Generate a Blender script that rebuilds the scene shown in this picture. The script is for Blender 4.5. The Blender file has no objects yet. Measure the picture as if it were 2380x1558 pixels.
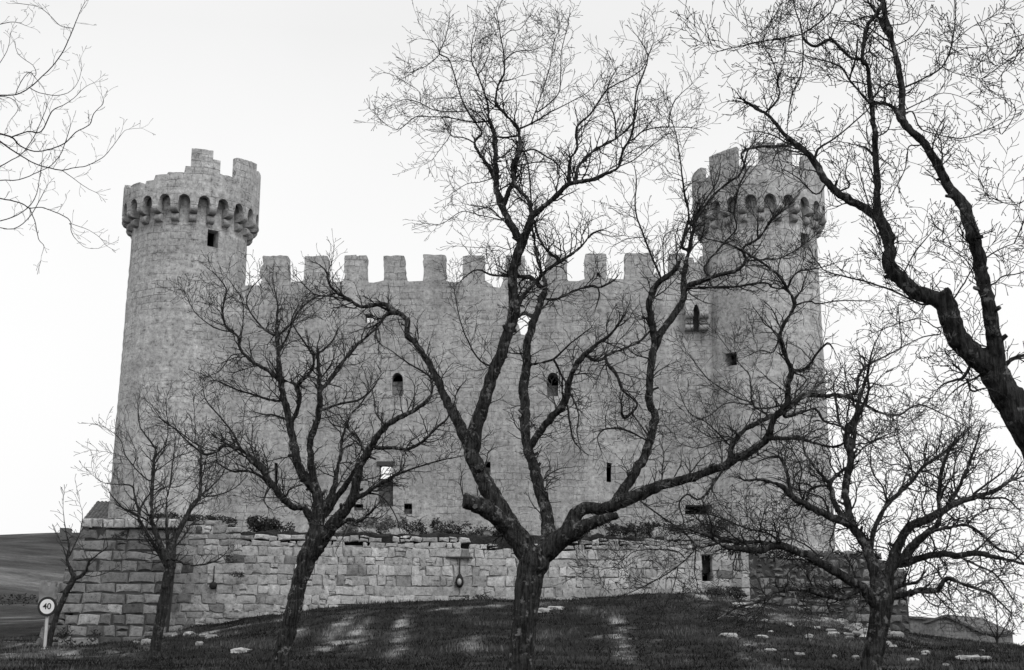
import bpy, math, random, time
import numpy as np
from mathutils import Vector, Matrix
from mathutils.geometry import tessellate_polygon
from mathutils import noise as mnoise
T0 = time.time()
R = math.radians
random.seed(7)
scn = bpy.context.scene
COL = scn.collection

# ---------------------------------------------------------------- camera
F = 3200.0; CX, CY = 1190.0, 779.0           # focal length and centre in units of a 2380 wide picture
PITCH = math.atan2(721.0, F); ROLL = 0.0055
cam = bpy.data.cameras.new('camera'); camo = bpy.data.objects.new('camera', cam); COL.objects.link(camo)
cam.sensor_width = 36; cam.lens = 36 * F / 2380; cam.clip_start = .1; cam.clip_end = 5000
CM = Matrix.Rotation(math.pi / 2 + PITCH, 3, 'X') @ Matrix.Rotation(ROLL, 3, 'Z')
camo.matrix_world = CM.to_4x4(); scn.camera = camo

# ---------------------------------------------------------------- sky and sun (overcast)
SUN_EL, SUN_AZ = 48, 150                     # azimuth clockwise from +Y: behind the camera, to the right
w = bpy.data.worlds.new('World'); scn.world = w; w.use_nodes = True
nt = w.node_tree; nt.nodes.clear()
def WN(t): return nt.nodes.new(t)
tc = WN('ShaderNodeTexCoord'); sp = WN('ShaderNodeSeparateXYZ'); mx = WN('ShaderNodeMath'); mx.operation = 'MAXIMUM'; mx.inputs[1].default_value = .03
cb = WN('ShaderNodeCombineXYZ'); sky = WN('ShaderNodeTexSky'); sky.sky_type = 'NISHITA'; sky.sun_disc = False
sky.sun_elevation = R(SUN_EL); sky.sun_rotation = R(SUN_AZ); sky.dust_density = 6; sky.air_density = 1
bw = WN('ShaderNodeRGBToBW'); mixf = WN('ShaderNodeMath'); mixf.operation = 'MULTIPLY_ADD'
mixf.inputs[1].default_value = .10; mixf.inputs[2].default_value = 9.7       # thin cloud evens the sky out
zb1 = WN('ShaderNodeMath'); zb1.operation = 'SUBTRACT'; zb1.inputs[1].default_value = .42; zb2 = WN('ShaderNodeMath'); zb2.operation = 'MAXIMUM'; zb2.inputs[1].default_value = 0; zb3 = WN('ShaderNodeMath'); zb3.operation = 'MULTIPLY_ADD'; zb3.inputs[1].default_value = 14.0
bg = WN('ShaderNodeBackground'); out = WN('ShaderNodeOutputWorld'); bg.inputs[1].default_value = .1
l = nt.links.new
l(tc.outputs['Generated'], sp.inputs[0]); l(sp.outputs[0], cb.inputs[0]); l(sp.outputs[1], cb.inputs[1]); l(sp.outputs[2], mx.inputs[0]); l(mx.outputs[0], cb.inputs[2])
l(cb.outputs[0], sky.inputs[0]); l(sky.outputs[0], bw.inputs[0]); l(bw.outputs[0], mixf.inputs[0]); l(sp.outputs[2], zb1.inputs[0]); l(zb1.outputs[0], zb2.inputs[0]); l(zb2.outputs[0], zb3.inputs[0]); l(mixf.outputs[0], zb3.inputs[2]); 
zc = WN('ShaderNodeMath'); zc.operation = 'MINIMUM'; zc.inputs[1].default_value = .45; zp = WN('ShaderNodeMath'); zp.operation = 'POWER'; zp.inputs[1].default_value = 4
zm = WN('ShaderNodeMath'); zm.operation = 'MULTIPLY_ADD'; zm.inputs[1].default_value = -36; cn = WN('ShaderNodeTexNoise'); cn.inputs['Scale'].default_value = 2.2; cn.inputs['Detail'].default_value = 4
cm = WN('ShaderNodeMath'); cm.operation = 'MULTIPLY_ADD'; cm.inputs[1].default_value = 1.6; cm.inputs[2].default_value = -.8; ca = WN('ShaderNodeMath'); ca.operation = 'ADD'
l(tc.outputs['Generated'], cn.inputs['Vector']); l(cn.outputs[0], cm.inputs[0]); l(mx.outputs[0], zc.inputs[0]); l(zc.outputs[0], zp.inputs[0]); l(zp.outputs[0], zm.inputs[0]); l(zb3.outputs[0], zm.inputs[2]); l(zm.outputs[0], ca.inputs[0]); l(cm.outputs[0], ca.inputs[1]); l(ca.outputs[0], bg.inputs[0]); l(bg.outputs[0], out.inputs[0])
sl = bpy.data.lights.new('sun', 'SUN'); so = bpy.data.objects.new('sun', sl); COL.objects.link(so)
sl.energy = 1.2; sl.angle = R(16); sl.color = (1, 1, 1)
sd = Vector((math.sin(R(SUN_AZ)) * math.cos(R(SUN_EL)), math.cos(R(SUN_AZ)) * math.cos(R(SUN_EL)), math.sin(R(SUN_EL))))
so.rotation_euler = sd.to_track_quat('Z', 'Y').to_euler()
vs = scn.view_settings
vs.view_transform = 'Standard'; vs.look = 'None'; vs.exposure = 0.0; vs.gamma = 1; vs.use_curve_mapping = False
scn.cycles.max_bounces = 5; scn.cycles.diffuse_bounces = 3; scn.cycles.transparent_max_bounces = 4

# ---------------------------------------------------------------- helpers
def ray(px, py):
    return CM @ Vector(((px - CX) / F, -(py - CY) / F, -1.0))
def P(px, py, Y):
    d = ray(px, py); return d * (Y / d.y)
def hitcyl(px, py, ax, ay, r):
    d = ray(px, py); a = d.x ** 2 + d.y ** 2; b = -2 * (d.x * ax + d.y * ay); c = ax * ax + ay * ay - r * r
    q = max(0, b * b - 4 * a * c); t = (-b - math.sqrt(q)) / (2 * a); return d * t

def tag(o, label=None, cat=None, group=None, kind=None):
    if label: o['label'] = label
    if cat: o['category'] = cat
    if group: o['group'] = group
    if kind: o['kind'] = kind
    return o
def empty(name, loc=(0, 0, 0), **k):
    o = bpy.data.objects.new(name, None); o.location = loc; o.empty_display_size = .3; COL.objects.link(o)
    return tag(o, **k) if k else o

class MB:
    def __init__(s): s.v = []; s.f = []; s.uv = []; s.c = []; s.col = None
    def add(s, vs, fs, uvs=None, col=None):
        o = len(s.v); s.v.extend([tuple(q) for q in vs]); s.f.extend([tuple(i + o for i in f) for f in fs])
        s.uv.extend(uvs if uvs is not None else [(q[0], q[2]) for q in vs])
        s.c.extend([col if col is not None else .5] * len(vs))
    def build(s, name, mat, parent=None, smooth=False):
        me = bpy.data.meshes.new(name)
        off = Vector(parent.matrix_world_loc) if (parent is not None and hasattr(parent, 'matrix_world_loc')) else None
        vv = np.array(s.v, dtype=np.float32).reshape(-1, 3)
        if parent is not None:
            p = parent; t = Vector((0, 0, 0))
            while p is not None: t += p.location; p = p.parent
            vv = vv - np.array(t, dtype=np.float32)
        me.from_pydata(vv.tolist(), [], s.f)
        me.materials.append(mat)
        uvl = me.uv_layers.new(name='UV')
        idx = np.zeros(len(me.loops), dtype=np.int32); me.loops.foreach_get('vertex_index', idx)
        uvl.data.foreach_set('uv', np.array(s.uv, dtype=np.float32)[idx].ravel())
        a = me.attributes.new('tone', 'FLOAT', 'POINT'); a.data.foreach_set('value', np.array(s.c, dtype=np.float32))
        if smooth: me.polygons.foreach_set('use_smooth', [True] * len(me.polygons))
        me.update()
        o = bpy.data.objects.new(name, me); COL.objects.link(o)
        if parent is not None: o.parent = parent
        return o

def box(mb, x0, x1, y0, y1, z0, z1, col=None):
    v = [(x0, y0, z0), (x1, y0, z0), (x1, y1, z0), (x0, y1, z0), (x0, y0, z1), (x1, y0, z1), (x1, y1, z1), (x0, y1, z1)]
    f = [(0, 3, 2, 1), (4, 5, 6, 7), (0, 1, 5, 4), (1, 2, 6, 5), (2, 3, 7, 6), (3, 0, 4, 7)]
    mb.add(v, f, [(a + b, c) for a, b, c in v], col)
def prism(mb, outer, holes, y0, y1, col=None):
    """outline in (x,z) extruded from y0 (front) to y1"""
    loops = [outer] + holes
    tri = tessellate_polygon([[Vector((a, b, 0)) for a, b in lp] for lp in loops])
    pts = [p for lp in loops for p in lp]; n = len(pts)
    def area(i, j, k):
        a, b, c = pts[i], pts[j], pts[k]; return (b[0] - a[0]) * (c[1] - a[1]) - (b[1] - a[1]) * (c[0] - a[0])
    fs = []
    for t in tri:
        i, j, k = t
        if area(i, j, k) < 0: i, k = k, i
        fs.append((i, j, k)); fs.append((k + n, j + n, i + n))
    V = [(a, y0, b) for a, b in pts] + [(a, y1, b) for a, b in pts]
    mb.add(V, fs, [(a, b) for a, b in pts] * 2, col)
    for lp in loops:
        m = len(lp); vv = []; uu = []; ff = []
        for i in range(m):
            a = lp[i]; b = lp[(i + 1) % m]; o = len(vv)
            vv += [(a[0], y0, a[1]), (b[0], y0, b[1]), (b[0], y1, b[1]), (a[0], y1, a[1])]
            vert = abs(b[1] - a[1]) > abs(b[0] - a[0])
            if vert: uu += [(a[0], a[1]), (b[0], b[1]), (b[0] + y1 - y0, b[1]), (a[0] + y1 - y0, a[1])]
            else: uu += [(a[0], 0), (b[0], 0), (b[0], y1 - y0), (a[0], y1 - y0)]
            ff.append((o, o + 1, o + 2, o + 3))
        mb.add(vv, ff, uu, col)
def rough(pts, step=.3, j=.02, rnd=random):
    o = []
    n = len(pts)
    for i in range(n):
        a = pts[i]; b = pts[(i + 1) % n]; L = math.hypot(b[0] - a[0], b[1] - a[1]); k = max(1, int(L / step))
        for q in range(k):
            t = q / k; o.append((a[0] + (b[0] - a[0]) * t + rnd.uniform(-j, j), a[1] + (b[1] - a[1]) * t + rnd.uniform(-j, j)))
    return o

# ---------------------------------------------------------------- materials (the picture is black and white: all neutral)
def mat(name):
    m = bpy.data.materials.new(name); m.use_nodes = True; t = m.node_tree; t.nodes.clear()
    o = t.nodes.new('ShaderNodeOutputMaterial'); b = t.nodes.new('ShaderNodeBsdfPrincipled'); t.links.new(b.outputs[0], o.inputs[0])
    b.inputs['Roughness'].default_value = .95; b.inputs['Specular IOR Level'].default_value = .15
    return m, t, b
def N(t, ty, **k):
    n = t.nodes.new(ty)
    for a, b in k.items():
        if a.startswith('i_'):
            key = a[2:]; key = int(key) if key.isdigit() else key
            n.inputs[key].default_value = b
        else: setattr(n, a, b)
    return n
def ramp(t, src, stops):
    r = t.nodes.new('ShaderNodeValToRGB'); e = r.color_ramp.elements
    while len(e) > 1: e.remove(e[0])
    e[0].position = stops[0][0]; c = stops[0][1]; e[0].color = (c, c, c, 1)
    for p, c in stops[1:]:
        q = e.new(p); q.color = (c, c, c, 1)
    t.links.new(src, r.inputs[0]); return r.outputs[0]
def math_(t, op, a, b):
    n = t.nodes.new('ShaderNodeMath'); n.operation = op
    for i, s in enumerate((a, b)):
        if s is None: continue
        if isinstance(s, (int, float)): n.inputs[i].default_value = s
        else: t.links.new(s, n.inputs[i])
    return n.outputs[0]
def plain(name, c, rough_=.9, nz=.15, sc=8):
    m, t, b = mat(name); b.inputs['Roughness'].default_value = rough_
    co = N(t, 'ShaderNodeTexCoord'); n = N(t, 'ShaderNodeTexNoise', i_Scale=sc, i_Detail=6); t.links.new(co.outputs['Object'], n.inputs['Vector'])
    t.links.new(ramp(t, n.outputs[0], [(.25, c * (1 - nz)), (.75, c * (1 + nz))]), b.inputs['Base Color'])
    return m

def masonry(name, base, row, width, joint, contrast, bump=.6):
    """dressed but weathered ashlar; UV in metres"""
    m, t, b = mat(name); L = t.links.new
    uv = N(t, 'ShaderNodeUVMap', uv_map='UV'); geo = N(t, 'ShaderNodeNewGeometry')
    nw = N(t, 'ShaderNodeTexNoise', i_Scale=1.1, i_Detail=3); L(geo.outputs['Position'], nw.inputs['Vector'])
    warp = N(t, 'ShaderNodeVectorMath', operation='SCALE'); warp.inputs['Scale'].default_value = .22; L(nw.outputs['Color'], warp.inputs[0])
    nw2 = N(t, 'ShaderNodeTexNoise', i_Scale=7., i_Detail=2); L(geo.outputs['Position'], nw2.inputs['Vector'])
    warp2 = N(t, 'ShaderNodeVectorMath', operation='SCALE'); warp2.inputs['Scale'].default_value = .09; L(nw2.outputs['Color'], warp2.inputs[0])
    add = N(t, 'ShaderNodeVectorMath', operation='ADD'); L(uv.outputs[0], add.inputs[0]); L(warp.outputs[0], add.inputs[1])
    add2 = N(t, 'ShaderNodeVectorMath', operation='ADD'); L(add.outputs[0], add2.inputs[0]); L(warp2.outputs[0], add2.inputs[1])
    br = N(t, 'ShaderNodeTexBrick', offset=.43, squash=.72, squash_frequency=3)
    br.inputs['Scale'].default_value = 1; br.inputs['Brick Width'].default_value = width; br.inputs['Row Height'].default_value = row
    br.inputs['Mortar Size'].default_value = joint; br.inputs['Mortar Smooth'].default_value = .6
    br.inputs['Color1'].default_value = (1, 1, 1, 1); br.inputs['Color2'].default_value = (1 - contrast,) * 3 + (1,); br.inputs['Mortar'].default_value = (.5, .5, .5, 1)
    L(add2.outputs[0], br.inputs['Vector'])
    # joints partly filled
    nj = N(t, 'ShaderNodeTexNoise', i_Scale=.9, i_Detail=5); L(geo.outputs['Position'], nj.inputs['Vector'])
    jm = ramp(t, nj.outputs[0], [(.46, .0), (.60, 1.)])
    jf = math_(t, 'MULTIPLY', br.outputs['Fac'], jm)
    # large stains, vertical streaks
    n1 = N(t, 'ShaderNodeTexNoise', i_Scale=.35, i_Detail=7, i_Roughness=.62); L(geo.outputs['Position'], n1.inputs['Vector'])
    mp = N(t, 'ShaderNodeMapping'); mp.inputs['Scale'].default_value = (2.2, 2.2, .22); L(geo.outputs['Position'], mp.inputs[0])
    n2 = N(t, 'ShaderNodeTexNoise', i_Scale=1., i_Detail=6, i_Roughness=.6); L(mp.outputs[0], n2.inputs['Vector'])
    mph = N(t, 'ShaderNodeMapping'); mph.inputs['Scale'].default_value = (.5, .5, 3.2); L(geo.outputs['Position'], mph.inputs[0])
    n2h = N(t, 'ShaderNodeTexNoise', i_Scale=1., i_Detail=6, i_Roughness=.65); L(mph.outputs[0], n2h.inputs['Vector'])
    n3 = N(t, 'ShaderNodeTexNoise', i_Scale=5.5, i_Detail=10, i_Roughness=.82); L(geo.outputs['Position'], n3.inputs['Vector'])
    vo = N(t, 'ShaderNodeTexVoronoi', i_Scale=6.5); L(geo.outputs['Position'], vo.inputs['Vector'])
    n4 = N(t, 'ShaderNodeTexNoise', i_Scale=2.4, i_Detail=4); L(geo.outputs['Position'], n4.inputs['Vector'])
    pits = math_(t, 'MULTIPLY', ramp(t, vo.outputs['Distance'], [(.10, 1.), (.24, 0.)]), ramp(t, n4.outputs[0], [(.5, 0.), (.66, 1.)]))
    a = ramp(t, n1.outputs[0], [(.4, .84), (.6, 1.12)])
    c = math_(t, 'MULTIPLY', a, ramp(t, n2.outputs[0], [(.4, .90), (.6, 1.08)]))
    c = math_(t, 'MULTIPLY', c, ramp(t, n2h.outputs[0], [(.4, .88), (.6, 1.1)]))
    c = math_(t, 'MULTIPLY', c, ramp(t, n3.outputs[0], [(.37, .30), (.45, .84), (.54, 1.10), (.64, 1.50)]))
    bwn = N(t, 'ShaderNodeRGBToBW'); L(br.outputs['Color'], bwn.inputs[0])
    bc = N(t, 'ShaderNodeMath', operation='MAXIMUM'); L(bwn.outputs[0], bc.inputs[0]); bc.inputs[1].default_value = 1 - contrast
    c = math_(t, 'MULTIPLY', c, bc.outputs[0])
    c = math_(t, 'MULTIPLY', c, math_(t, 'SUBTRACT', 1., math_(t, 'MULTIPLY', jf, .45)))
    c = math_(t, 'MULTIPLY', c, math_(t, 'SUBTRACT', 1., math_(t, 'MULTIPLY', pits, .6)))
    c = math_(t, 'MULTIPLY', c, base)
    L(c, b.inputs['Base Color'])
    h = math_(t, 'SUBTRACT', math_(t, 'MULTIPLY', n3.outputs[0], .8), math_(t, 'ADD', math_(t, 'MULTIPLY', jf, .6), math_(t, 'MULTIPLY', pits, .7)))
    bp = N(t, 'ShaderNodeBump'); bp.inputs['Strength'].default_value = bump; bp.inputs['Distance'].default_value = .06; L(h, bp.inputs['Height']); L(bp.outputs[0], b.inputs['Normal'])
    return m
def stone(name, lo, hi, bump=.7):
    """single stones whose tone is in the 'tone' attribute"""
    m, t, b = mat(name); L = t.links.new
    at = N(t, 'ShaderNodeAttribute', attribute_name='tone'); geo = N(t, 'ShaderNodeNewGeometry')
    n3 = N(t, 'ShaderNodeTexNoise', i_Scale=6., i_Detail=10, i_Roughness=.82); L(geo.outputs['Position'], n3.inputs['Vector'])
    n1 = N(t, 'ShaderNodeTexNoise', i_Scale=.8, i_Detail=6); L(geo.outputs['Position'], n1.inputs['Vector'])
    vo = N(t, 'ShaderNodeTexVoronoi', i_Scale=8.); L(geo.outputs['Position'], vo.inputs['Vector'])
    c = ramp(t, at.outputs['Fac'], [(0, lo), (1, hi)])
    c = math_(t, 'MULTIPLY', c, ramp(t, n3.outputs[0], [(.37, .34), (.46, .88), (.54, 1.08), (.65, 1.40)]))
    c = math_(t, 'MULTIPLY', c, ramp(t, n1.outputs[0], [(.3, .8), (.7, 1.15)]))
    c = math_(t, 'MULTIPLY', c, ramp(t, vo.outputs['Distance'], [(.06, .6), (.2, 1.)]))
    L(c, b.inputs['Base Color'])
    bp = N(t, 'ShaderNodeBump'); bp.inputs['Strength'].default_value = bump; bp.inputs['Distance'].default_value = .05; L(n3.outputs[0], bp.inputs['Height']); L(bp.outputs[0], b.inputs['Normal'])
    return m
def bark(name, lo, hi, lichen=.3, z=1.):
    m, t, b = mat(name); L = t.links.new
    co = N(t, 'ShaderNodeNewGeometry')
    mp = N(t, 'ShaderNodeMapping'); mp.inputs['Scale'].default_value = (26, 26, 2.6 * z); L(co.outputs['Position'], mp.inputs[0])
    n = N(t, 'ShaderNodeTexNoise', i_Scale=1., i_Detail=7, i_Roughness=.65); L(mp.outputs[0], n.inputs['Vector'])
    n2 = N(t, 'ShaderNodeTexNoise', i_Scale=5., i_Detail=6, i_Roughness=.6); L(co.outputs['Position'], n2.inputs['Vector'])
    n5 = N(t, 'ShaderNodeTexNoise', i_Scale=14., i_Detail=4, i_Roughness=.6); L(co.outputs['Position'], n5.inputs['Vector'])
    c = ramp(t, n.outputs[0], [(.40, lo), (.60, hi)])
    mixn = N(t, 'ShaderNodeMix', data_type='FLOAT')
    lm = math_(t, 'MULTIPLY', ramp(t, n2.outputs[0], [(.52, 0.), (.60, 1.)]), ramp(t, n5.outputs[0], [(.50, 0.), (.56, 1.)]))
    L(lm, mixn.inputs[0]); L(c, mixn.inputs[2]); mixn.inputs[3].default_value = lichen
    L(mixn.outputs[0], b.inputs['Base Color'])
    bp = N(t, 'ShaderNodeBump'); bp.inputs['Strength'].default_value = 1.; bp.inputs['Distance'].default_value = .09; L(n.outputs[0], bp.inputs['Height']); L(bp.outputs[0], b.inputs['Normal'])
    return m

M = {}
M['castle'] = masonry('weathered_ashlar', .365, .30, .52, .018, .08)
M['tower'] = masonry('tower_ashlar', .41, .32, .58, .018, .08)
M['infill'] = masonry('blocking_rubble', .25, .2, .34, .03, .2)  # weathered, and darkened further: recess shade is put into the colour
M['shadedinfill'] = masonry('shaded_blocking_rubble', .13, .2, .34, .03, .2)  # darker still, shade of the blocked openings painted into the stone tone
M['corbel'] = stone('corbel_stone', .20, .40)
M['barn'] = masonry('barn_rubble', .20, .22, .34, .03, .2)
M['wallstone'] = stone('outer_wall_stone', .07, .54)
M['mortar'] = plain('pale_mortar', .26, nz=.6, sc=3)
M['darkmortar'] = plain('open_joints', .045, nz=.4, sc=3)
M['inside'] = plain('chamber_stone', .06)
M['rock'] = stone('loose_stone', .08, .40)
M['bark'] = bark('old_bark', .010, .055, .17)
M['barkfar'] = bark('thin_bark', .015, .045, .09)
M['twig'] = plain('twig_bark', .032, nz=.5, sc=3)
def twigmat(name, lo, hi):
    m, t, b = mat(name); L = t.links.new; geo = N(t, 'ShaderNodeNewGeometry'); n = N(t, 'ShaderNodeTexNoise', i_Scale=2.2, i_Detail=4); L(geo.outputs['Position'], n.inputs['Vector'])
    L(ramp(t, n.outputs[0], [(.42, lo), (.56, lo * 1.5), (.64, hi)]), b.inputs['Base Color']); return m
M['twig'] = twigmat('twig_bark', .022, .13)
M['twigpale'] = plain('pale_twig_bark', .075, nz=.5, sc=3)
M['cut'] = plain('sawn_wood', .05)
M['metal'] = plain('dark_iron', .02, .6)
M['white'] = plain('white_enamel', .75, .5, .04)
M['ring'] = plain('sign_ring_paint', .03, .5, .1)
M['post'] = plain('pale_post_paint', .5, .6, .08)
M['glass'] = plain('lamp_globe', .35, .3, .1)
M['plaster'] = plain('old_limewash', .55, nz=.25, sc=2)
M['oldlime'] = plain('worn_limewash', .22, nz=.5, sc=2)
M['tile'] = plain('roof_tile', .10, nz=.6, sc=5)
M['leaf'] = plain('weed_leaves', .035, nz=.6, sc=2)
M['dryweed'] = plain('dry_weed', .12, nz=.5, sc=2)

def ground_mat(name):
    m, t, b = mat(name); L = t.links.new
    at = N(t, 'ShaderNodeAttribute', attribute_name='tone'); geo = N(t, 'ShaderNodeNewGeometry')
    n = N(t, 'ShaderNodeTexNoise', i_Scale=1.6, i_Detail=9, i_Roughness=.78); L(geo.outputs['Position'], n.inputs['Vector'])
    n2 = N(t, 'ShaderNodeTexNoise', i_Scale=11., i_Detail=6, i_Roughness=.7); L(geo.outputs['Position'], n2.inputs['Vector'])
    s = math_(t, 'ADD', at.outputs['Fac'], math_(t, 'MULTIPLY', math_(t, 'SUBTRACT', n.outputs[0], .5), .8))
    s = math_(t, 'ADD', s, math_(t, 'MULTIPLY', math_(t, 'SUBTRACT', n2.outputs[0], .5), .25))
    n3 = N(t, 'ShaderNodeTexNoise', i_Scale=.22, i_Detail=9, i_Roughness=.75); L(geo.outputs['Position'], n3.inputs['Vector'])
    s = math_(t, 'ADD', s, math_(t, 'MULTIPLY', math_(t, 'SUBTRACT', n3.outputs[0], .5), .7))
    L(ramp(t, s, [(0., .007), (.25, .014), (.5, .05), (.75, .15), (1., .28)]), b.inputs['Base Color'])
    bp = N(t, 'ShaderNodeBump'); bp.inputs['Strength'].default_value = .8; bp.inputs['Distance'].default_value = .12; L(n2.outputs[0], bp.inputs['Height']); L(bp.outputs[0], b.inputs['Normal'])
    return m
M['ground'] = ground_mat('rough_turf')
M['grass'] = None
m_, t_, b_ = mat('grass_blades'); a_ = N(t_, 'ShaderNodeAttribute', attribute_name='tone'); t_.links.new(ramp(t_, a_.outputs['Fac'], [(0, .006), (.35, .018), (.7, .08), (1, .20)]), b_.inputs['Base Color']); M['grass'] = m_

# ---------------------------------------------------------------- ground
ctl = [  # px, py, Y on the picture, or world triples
    ('w', 0, 0, -1.6), ('w', -8, 4, -1.6), ('w', 8, 4, -1.6), ('w', 0, 12, -1.2), ('w', -10, 15, -1.0), ('w', 10, 12, -1.0), ('w', 0, -30, -1.8), ('w', 30, -20, -1.8), ('w', -30, -20, -1.8), ('w', 0, 22, -.75), ('w', -10, 30, -.6),
    ('w', 9, 22, -.7), ('w', 30, 20, -1.), ('w', -30, 20, -1.),
    (300, 1545, 38), (120, 1512, 44), (40, 1520, 44), (370, 1535, 41), (640, 1540, 36), (1000, 1545, 35), (1450, 1545, 35), (1900, 1548, 34), (2250, 1545, 34),
    (140, 1506, 50), (200, 1502, 51.5), (270, 1499, 51.6), (350, 1490, 51.8), (420, 1470, 52), (500, 1449, 53), (600, 1434, 53.5), (800, 1407, 54.2), (1000, 1396, 54.5), (1200, 1394, 54.5), (1400, 1390, 55), (1600, 1374, 55), (1700, 1388, 55), (1850, 1420, 54), (2000, 1452, 53.5), (2110, 1478, 54),
    (600, 1480, 45), (1000, 1462, 45), (1400, 1458, 45), (1800, 1470, 44), (2150, 1500, 47), (2340, 1512, 50),
    (2200, 1487, 60), (2350, 1503, 62), (2500, 1520, 60),
    ('w', 40, 90, -4.), ('w', 30, 110, -5.), ('w', 60, 70, -3.), ('w', 80, 200, -8.), ('w', 20, 100, -3.),
    (60, 1480, 60), (60, 1440, 75), (60, 1405, 95), (60, 1330, 170), (60, 1275, 270), (20, 1249, 360), (150, 1240, 380), (300, 1238, 380), (-400, 1262, 360),
    ('w', 0, 65, 2.), ('w', 0, 90, 0.), ('w', -10, 90, 2.), ('w', 60, 300, -6), ('w', 200, 360, -6), ('w', -40, 60, .5), ('w', -60, 90, 2.), ('w', 0, 380, 12)]
cp = []
for c in ctl:
    if c[0] == 'w': cp.append(c[1:])
    else: q = P(*c); cp.append((q.x, q.y, q.z))
cp = np.array(cp)
def kern(d): return d
Dm = kern(np.sqrt(((cp[:, None, :2] - cp[None, :, :2]) ** 2).sum(-1)))
A = np.block([[Dm, np.ones((len(cp), 1))], [np.ones((1, len(cp))), np.zeros((1, 1))]])
sol = np.linalg.solve(A, np.append(cp[:, 2], 0))
def gz_arr(X, Y):
    X = np.asarray(X, float); Y = np.asarray(Y, float); z = np.full(X.shape, sol[-1])
    for k in range(len(cp)): z = z + sol[k] * np.sqrt((X - cp[k, 0]) ** 2 + (Y - cp[k, 1]) ** 2 + .3)
    return z
def gz(x, y): return float(gz_arr([x], [y])[0])
def on_ground(px, py, ymin=20, ymax=70):
    """point where the line of sight through px,py meets the ground"""
    d = ray(px, py); ys = np.arange(ymin, ymax, .25); pts = np.array([[d.x / d.y * y, y, d.z / d.y * y] for y in ys])
    g = gz_arr(pts[:, 0], pts[:, 1]); k = np.where(pts[:, 2] <= g)[0]
    q = pts[k[0]] if len(k) else pts[-1]
    return Vector((q[0], q[1], gz(q[0], q[1])))
# dry patches, defined as places on the ground: (x, y, rx, ry, amount)
dry = []
def drypx(px, py, rx, ry, a, **k):
    q = on_ground(px, py, **k); dry.append((q.x, q.y, rx, ry, a))
for x0, y0 in ((775, 1475), (760, 1505), (835, 1470), (840, 1495), (930, 1450), (925, 1485), (920, 1520), (1440, 1455), (1445, 1490), (1450, 1525), (1740, 1500), (1745, 1535), (800, 1450), (1100, 1500), (690, 1470)):
    drypx(x0, y0, .26, 2.4, .62)
for k in range(14): drypx(467 + k * 14, 1477 - k * 2.8, .4, .35, .5)
for k in range(26): drypx(1013 + k * 14, 1420 - k * .9, .5, .35, .42)
for x0, y0, rx, a in ((1830, 1440, 2.5, .45), (1950, 1450, 2.5, .4), (1700, 1400, 1.6, .6), (1650, 1385, .9, .9), (1900, 1490, 2, .2), (2080, 1480, 2, .3), (1760, 1430, 2, .3)): drypx(x0, y0, rx, rx * .8, a)
drypx(60, 1500, 3, 3, .4); drypx(100, 1520, 3, 2, .45); drypx(50, 1440, 5, 4, .35, ymax=120); drypx(230, 1510, 2, 1.2, .3)
rd_ = random.Random(77)
for _ in range(60):
    yy = rd_.uniform(31, 54); xx = rd_.uniform(-.36, .40) * yy; dry.append((xx, yy, rd_.uniform(.2, .7), rd_.uniform(.3, 1.6), rd_.uniform(.12, .30)))
def drymask(X, Y):
    X = np.asarray(X, float); Y = np.asarray(Y, float); m = np.zeros(np.shape(X)); nz_ = np.array([mnoise.noise(Vector((x * 1.3, y * 1.3, 2))) + .8 * mnoise.noise(Vector((x * 4.1, y * 4.1, 5))) for x, y in zip(X.ravel(), Y.ravel())]).reshape(X.shape)
    for (x, y, rx, ry, a) in dry: m = np.maximum(m, a * np.exp(-((X - x) / rx) ** 2 - ((Y - y) / ry) ** 2))
    return m * np.clip(.75 + 1.5 * nz_, .1, 1.7)
def grid_sheet(xs, ys, name):
    X, Y = np.meshgrid(xs, ys); Z = gz_arr(X, Y)
    near = (Y > 15) & (Y < 70)
    for j in range(Z.shape[0]):
        for i in range(Z.shape[1]):
            if near[j, i]:
                x, y = X[j, i], Y[j, i]
                Z[j, i] += .10 * mnoise.noise(Vector((x * .7, y * .7, 0))) + .05 * mnoise.noise(Vector((x * 2.3, y * 2.3, 3)))
            elif Y[j, i] > 120: Z[j, i] += 1.2 * mnoise.noise(Vector((X[j, i] * .02, Y[j, i] * .02, 1)))
    tone = .22 + drymask(X, Y) * 1.2 + np.where(near, .28 * np.array([[mnoise.noise(Vector((x * 1.1, y * 1.1, 4))) for x, y in zip(rx_, ry_)] for rx_, ry_ in zip(X, Y)]), 0)
    far = np.clip((Y - 62) / 40, 0, 1) * (X < 0); nzf = np.array([[mnoise.noise(Vector((x * .06, y * .03, 4))) + .6 * mnoise.noise(Vector((x * .25, y * .12, 9))) for x, y in zip(rx_, ry_)] for rx_, ry_ in zip(X, Y)])
    tone = tone + far * (np.interp(Y, [60, 80, 93, 97, 102, 108, 150, 200, 260, 400], [.1, .16, .22, .75, .70, .0, .36, .26, .22, .10]) + .26 * nzf)
    mb = MB(); nx, ny = len(xs), len(ys)
    mb.v = [tuple(q) for q in np.stack([X.ravel(), Y.ravel(), Z.ravel()], 1).tolist()]; mb.uv = [(q[0], q[1]) for q in mb.v]; mb.c = tone.ravel().tolist()
    mb.f = [(j * nx + i, j * nx + i + 1, (j + 1) * nx + i + 1, (j + 1) * nx + i) for j in range(ny - 1) for i in range(nx - 1)]
    return mb.build(name, M['ground'], smooth=True)
xs = np.concatenate([np.linspace(-400, -165, 20), np.arange(-160, -26, 1.6), np.arange(-25, 30, .3), np.linspace(31, 50, 15), np.linspace(60, 500, 25)])
ys = np.concatenate([np.linspace(-60, 8, 16), np.linspace(10, 29, 20), np.arange(30, 66, .3), np.arange(67, 112, 1.2), np.linspace(113, 400, 80)])
tag(grid_sheet(xs, ys, 'ground'), kind='structure')

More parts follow.
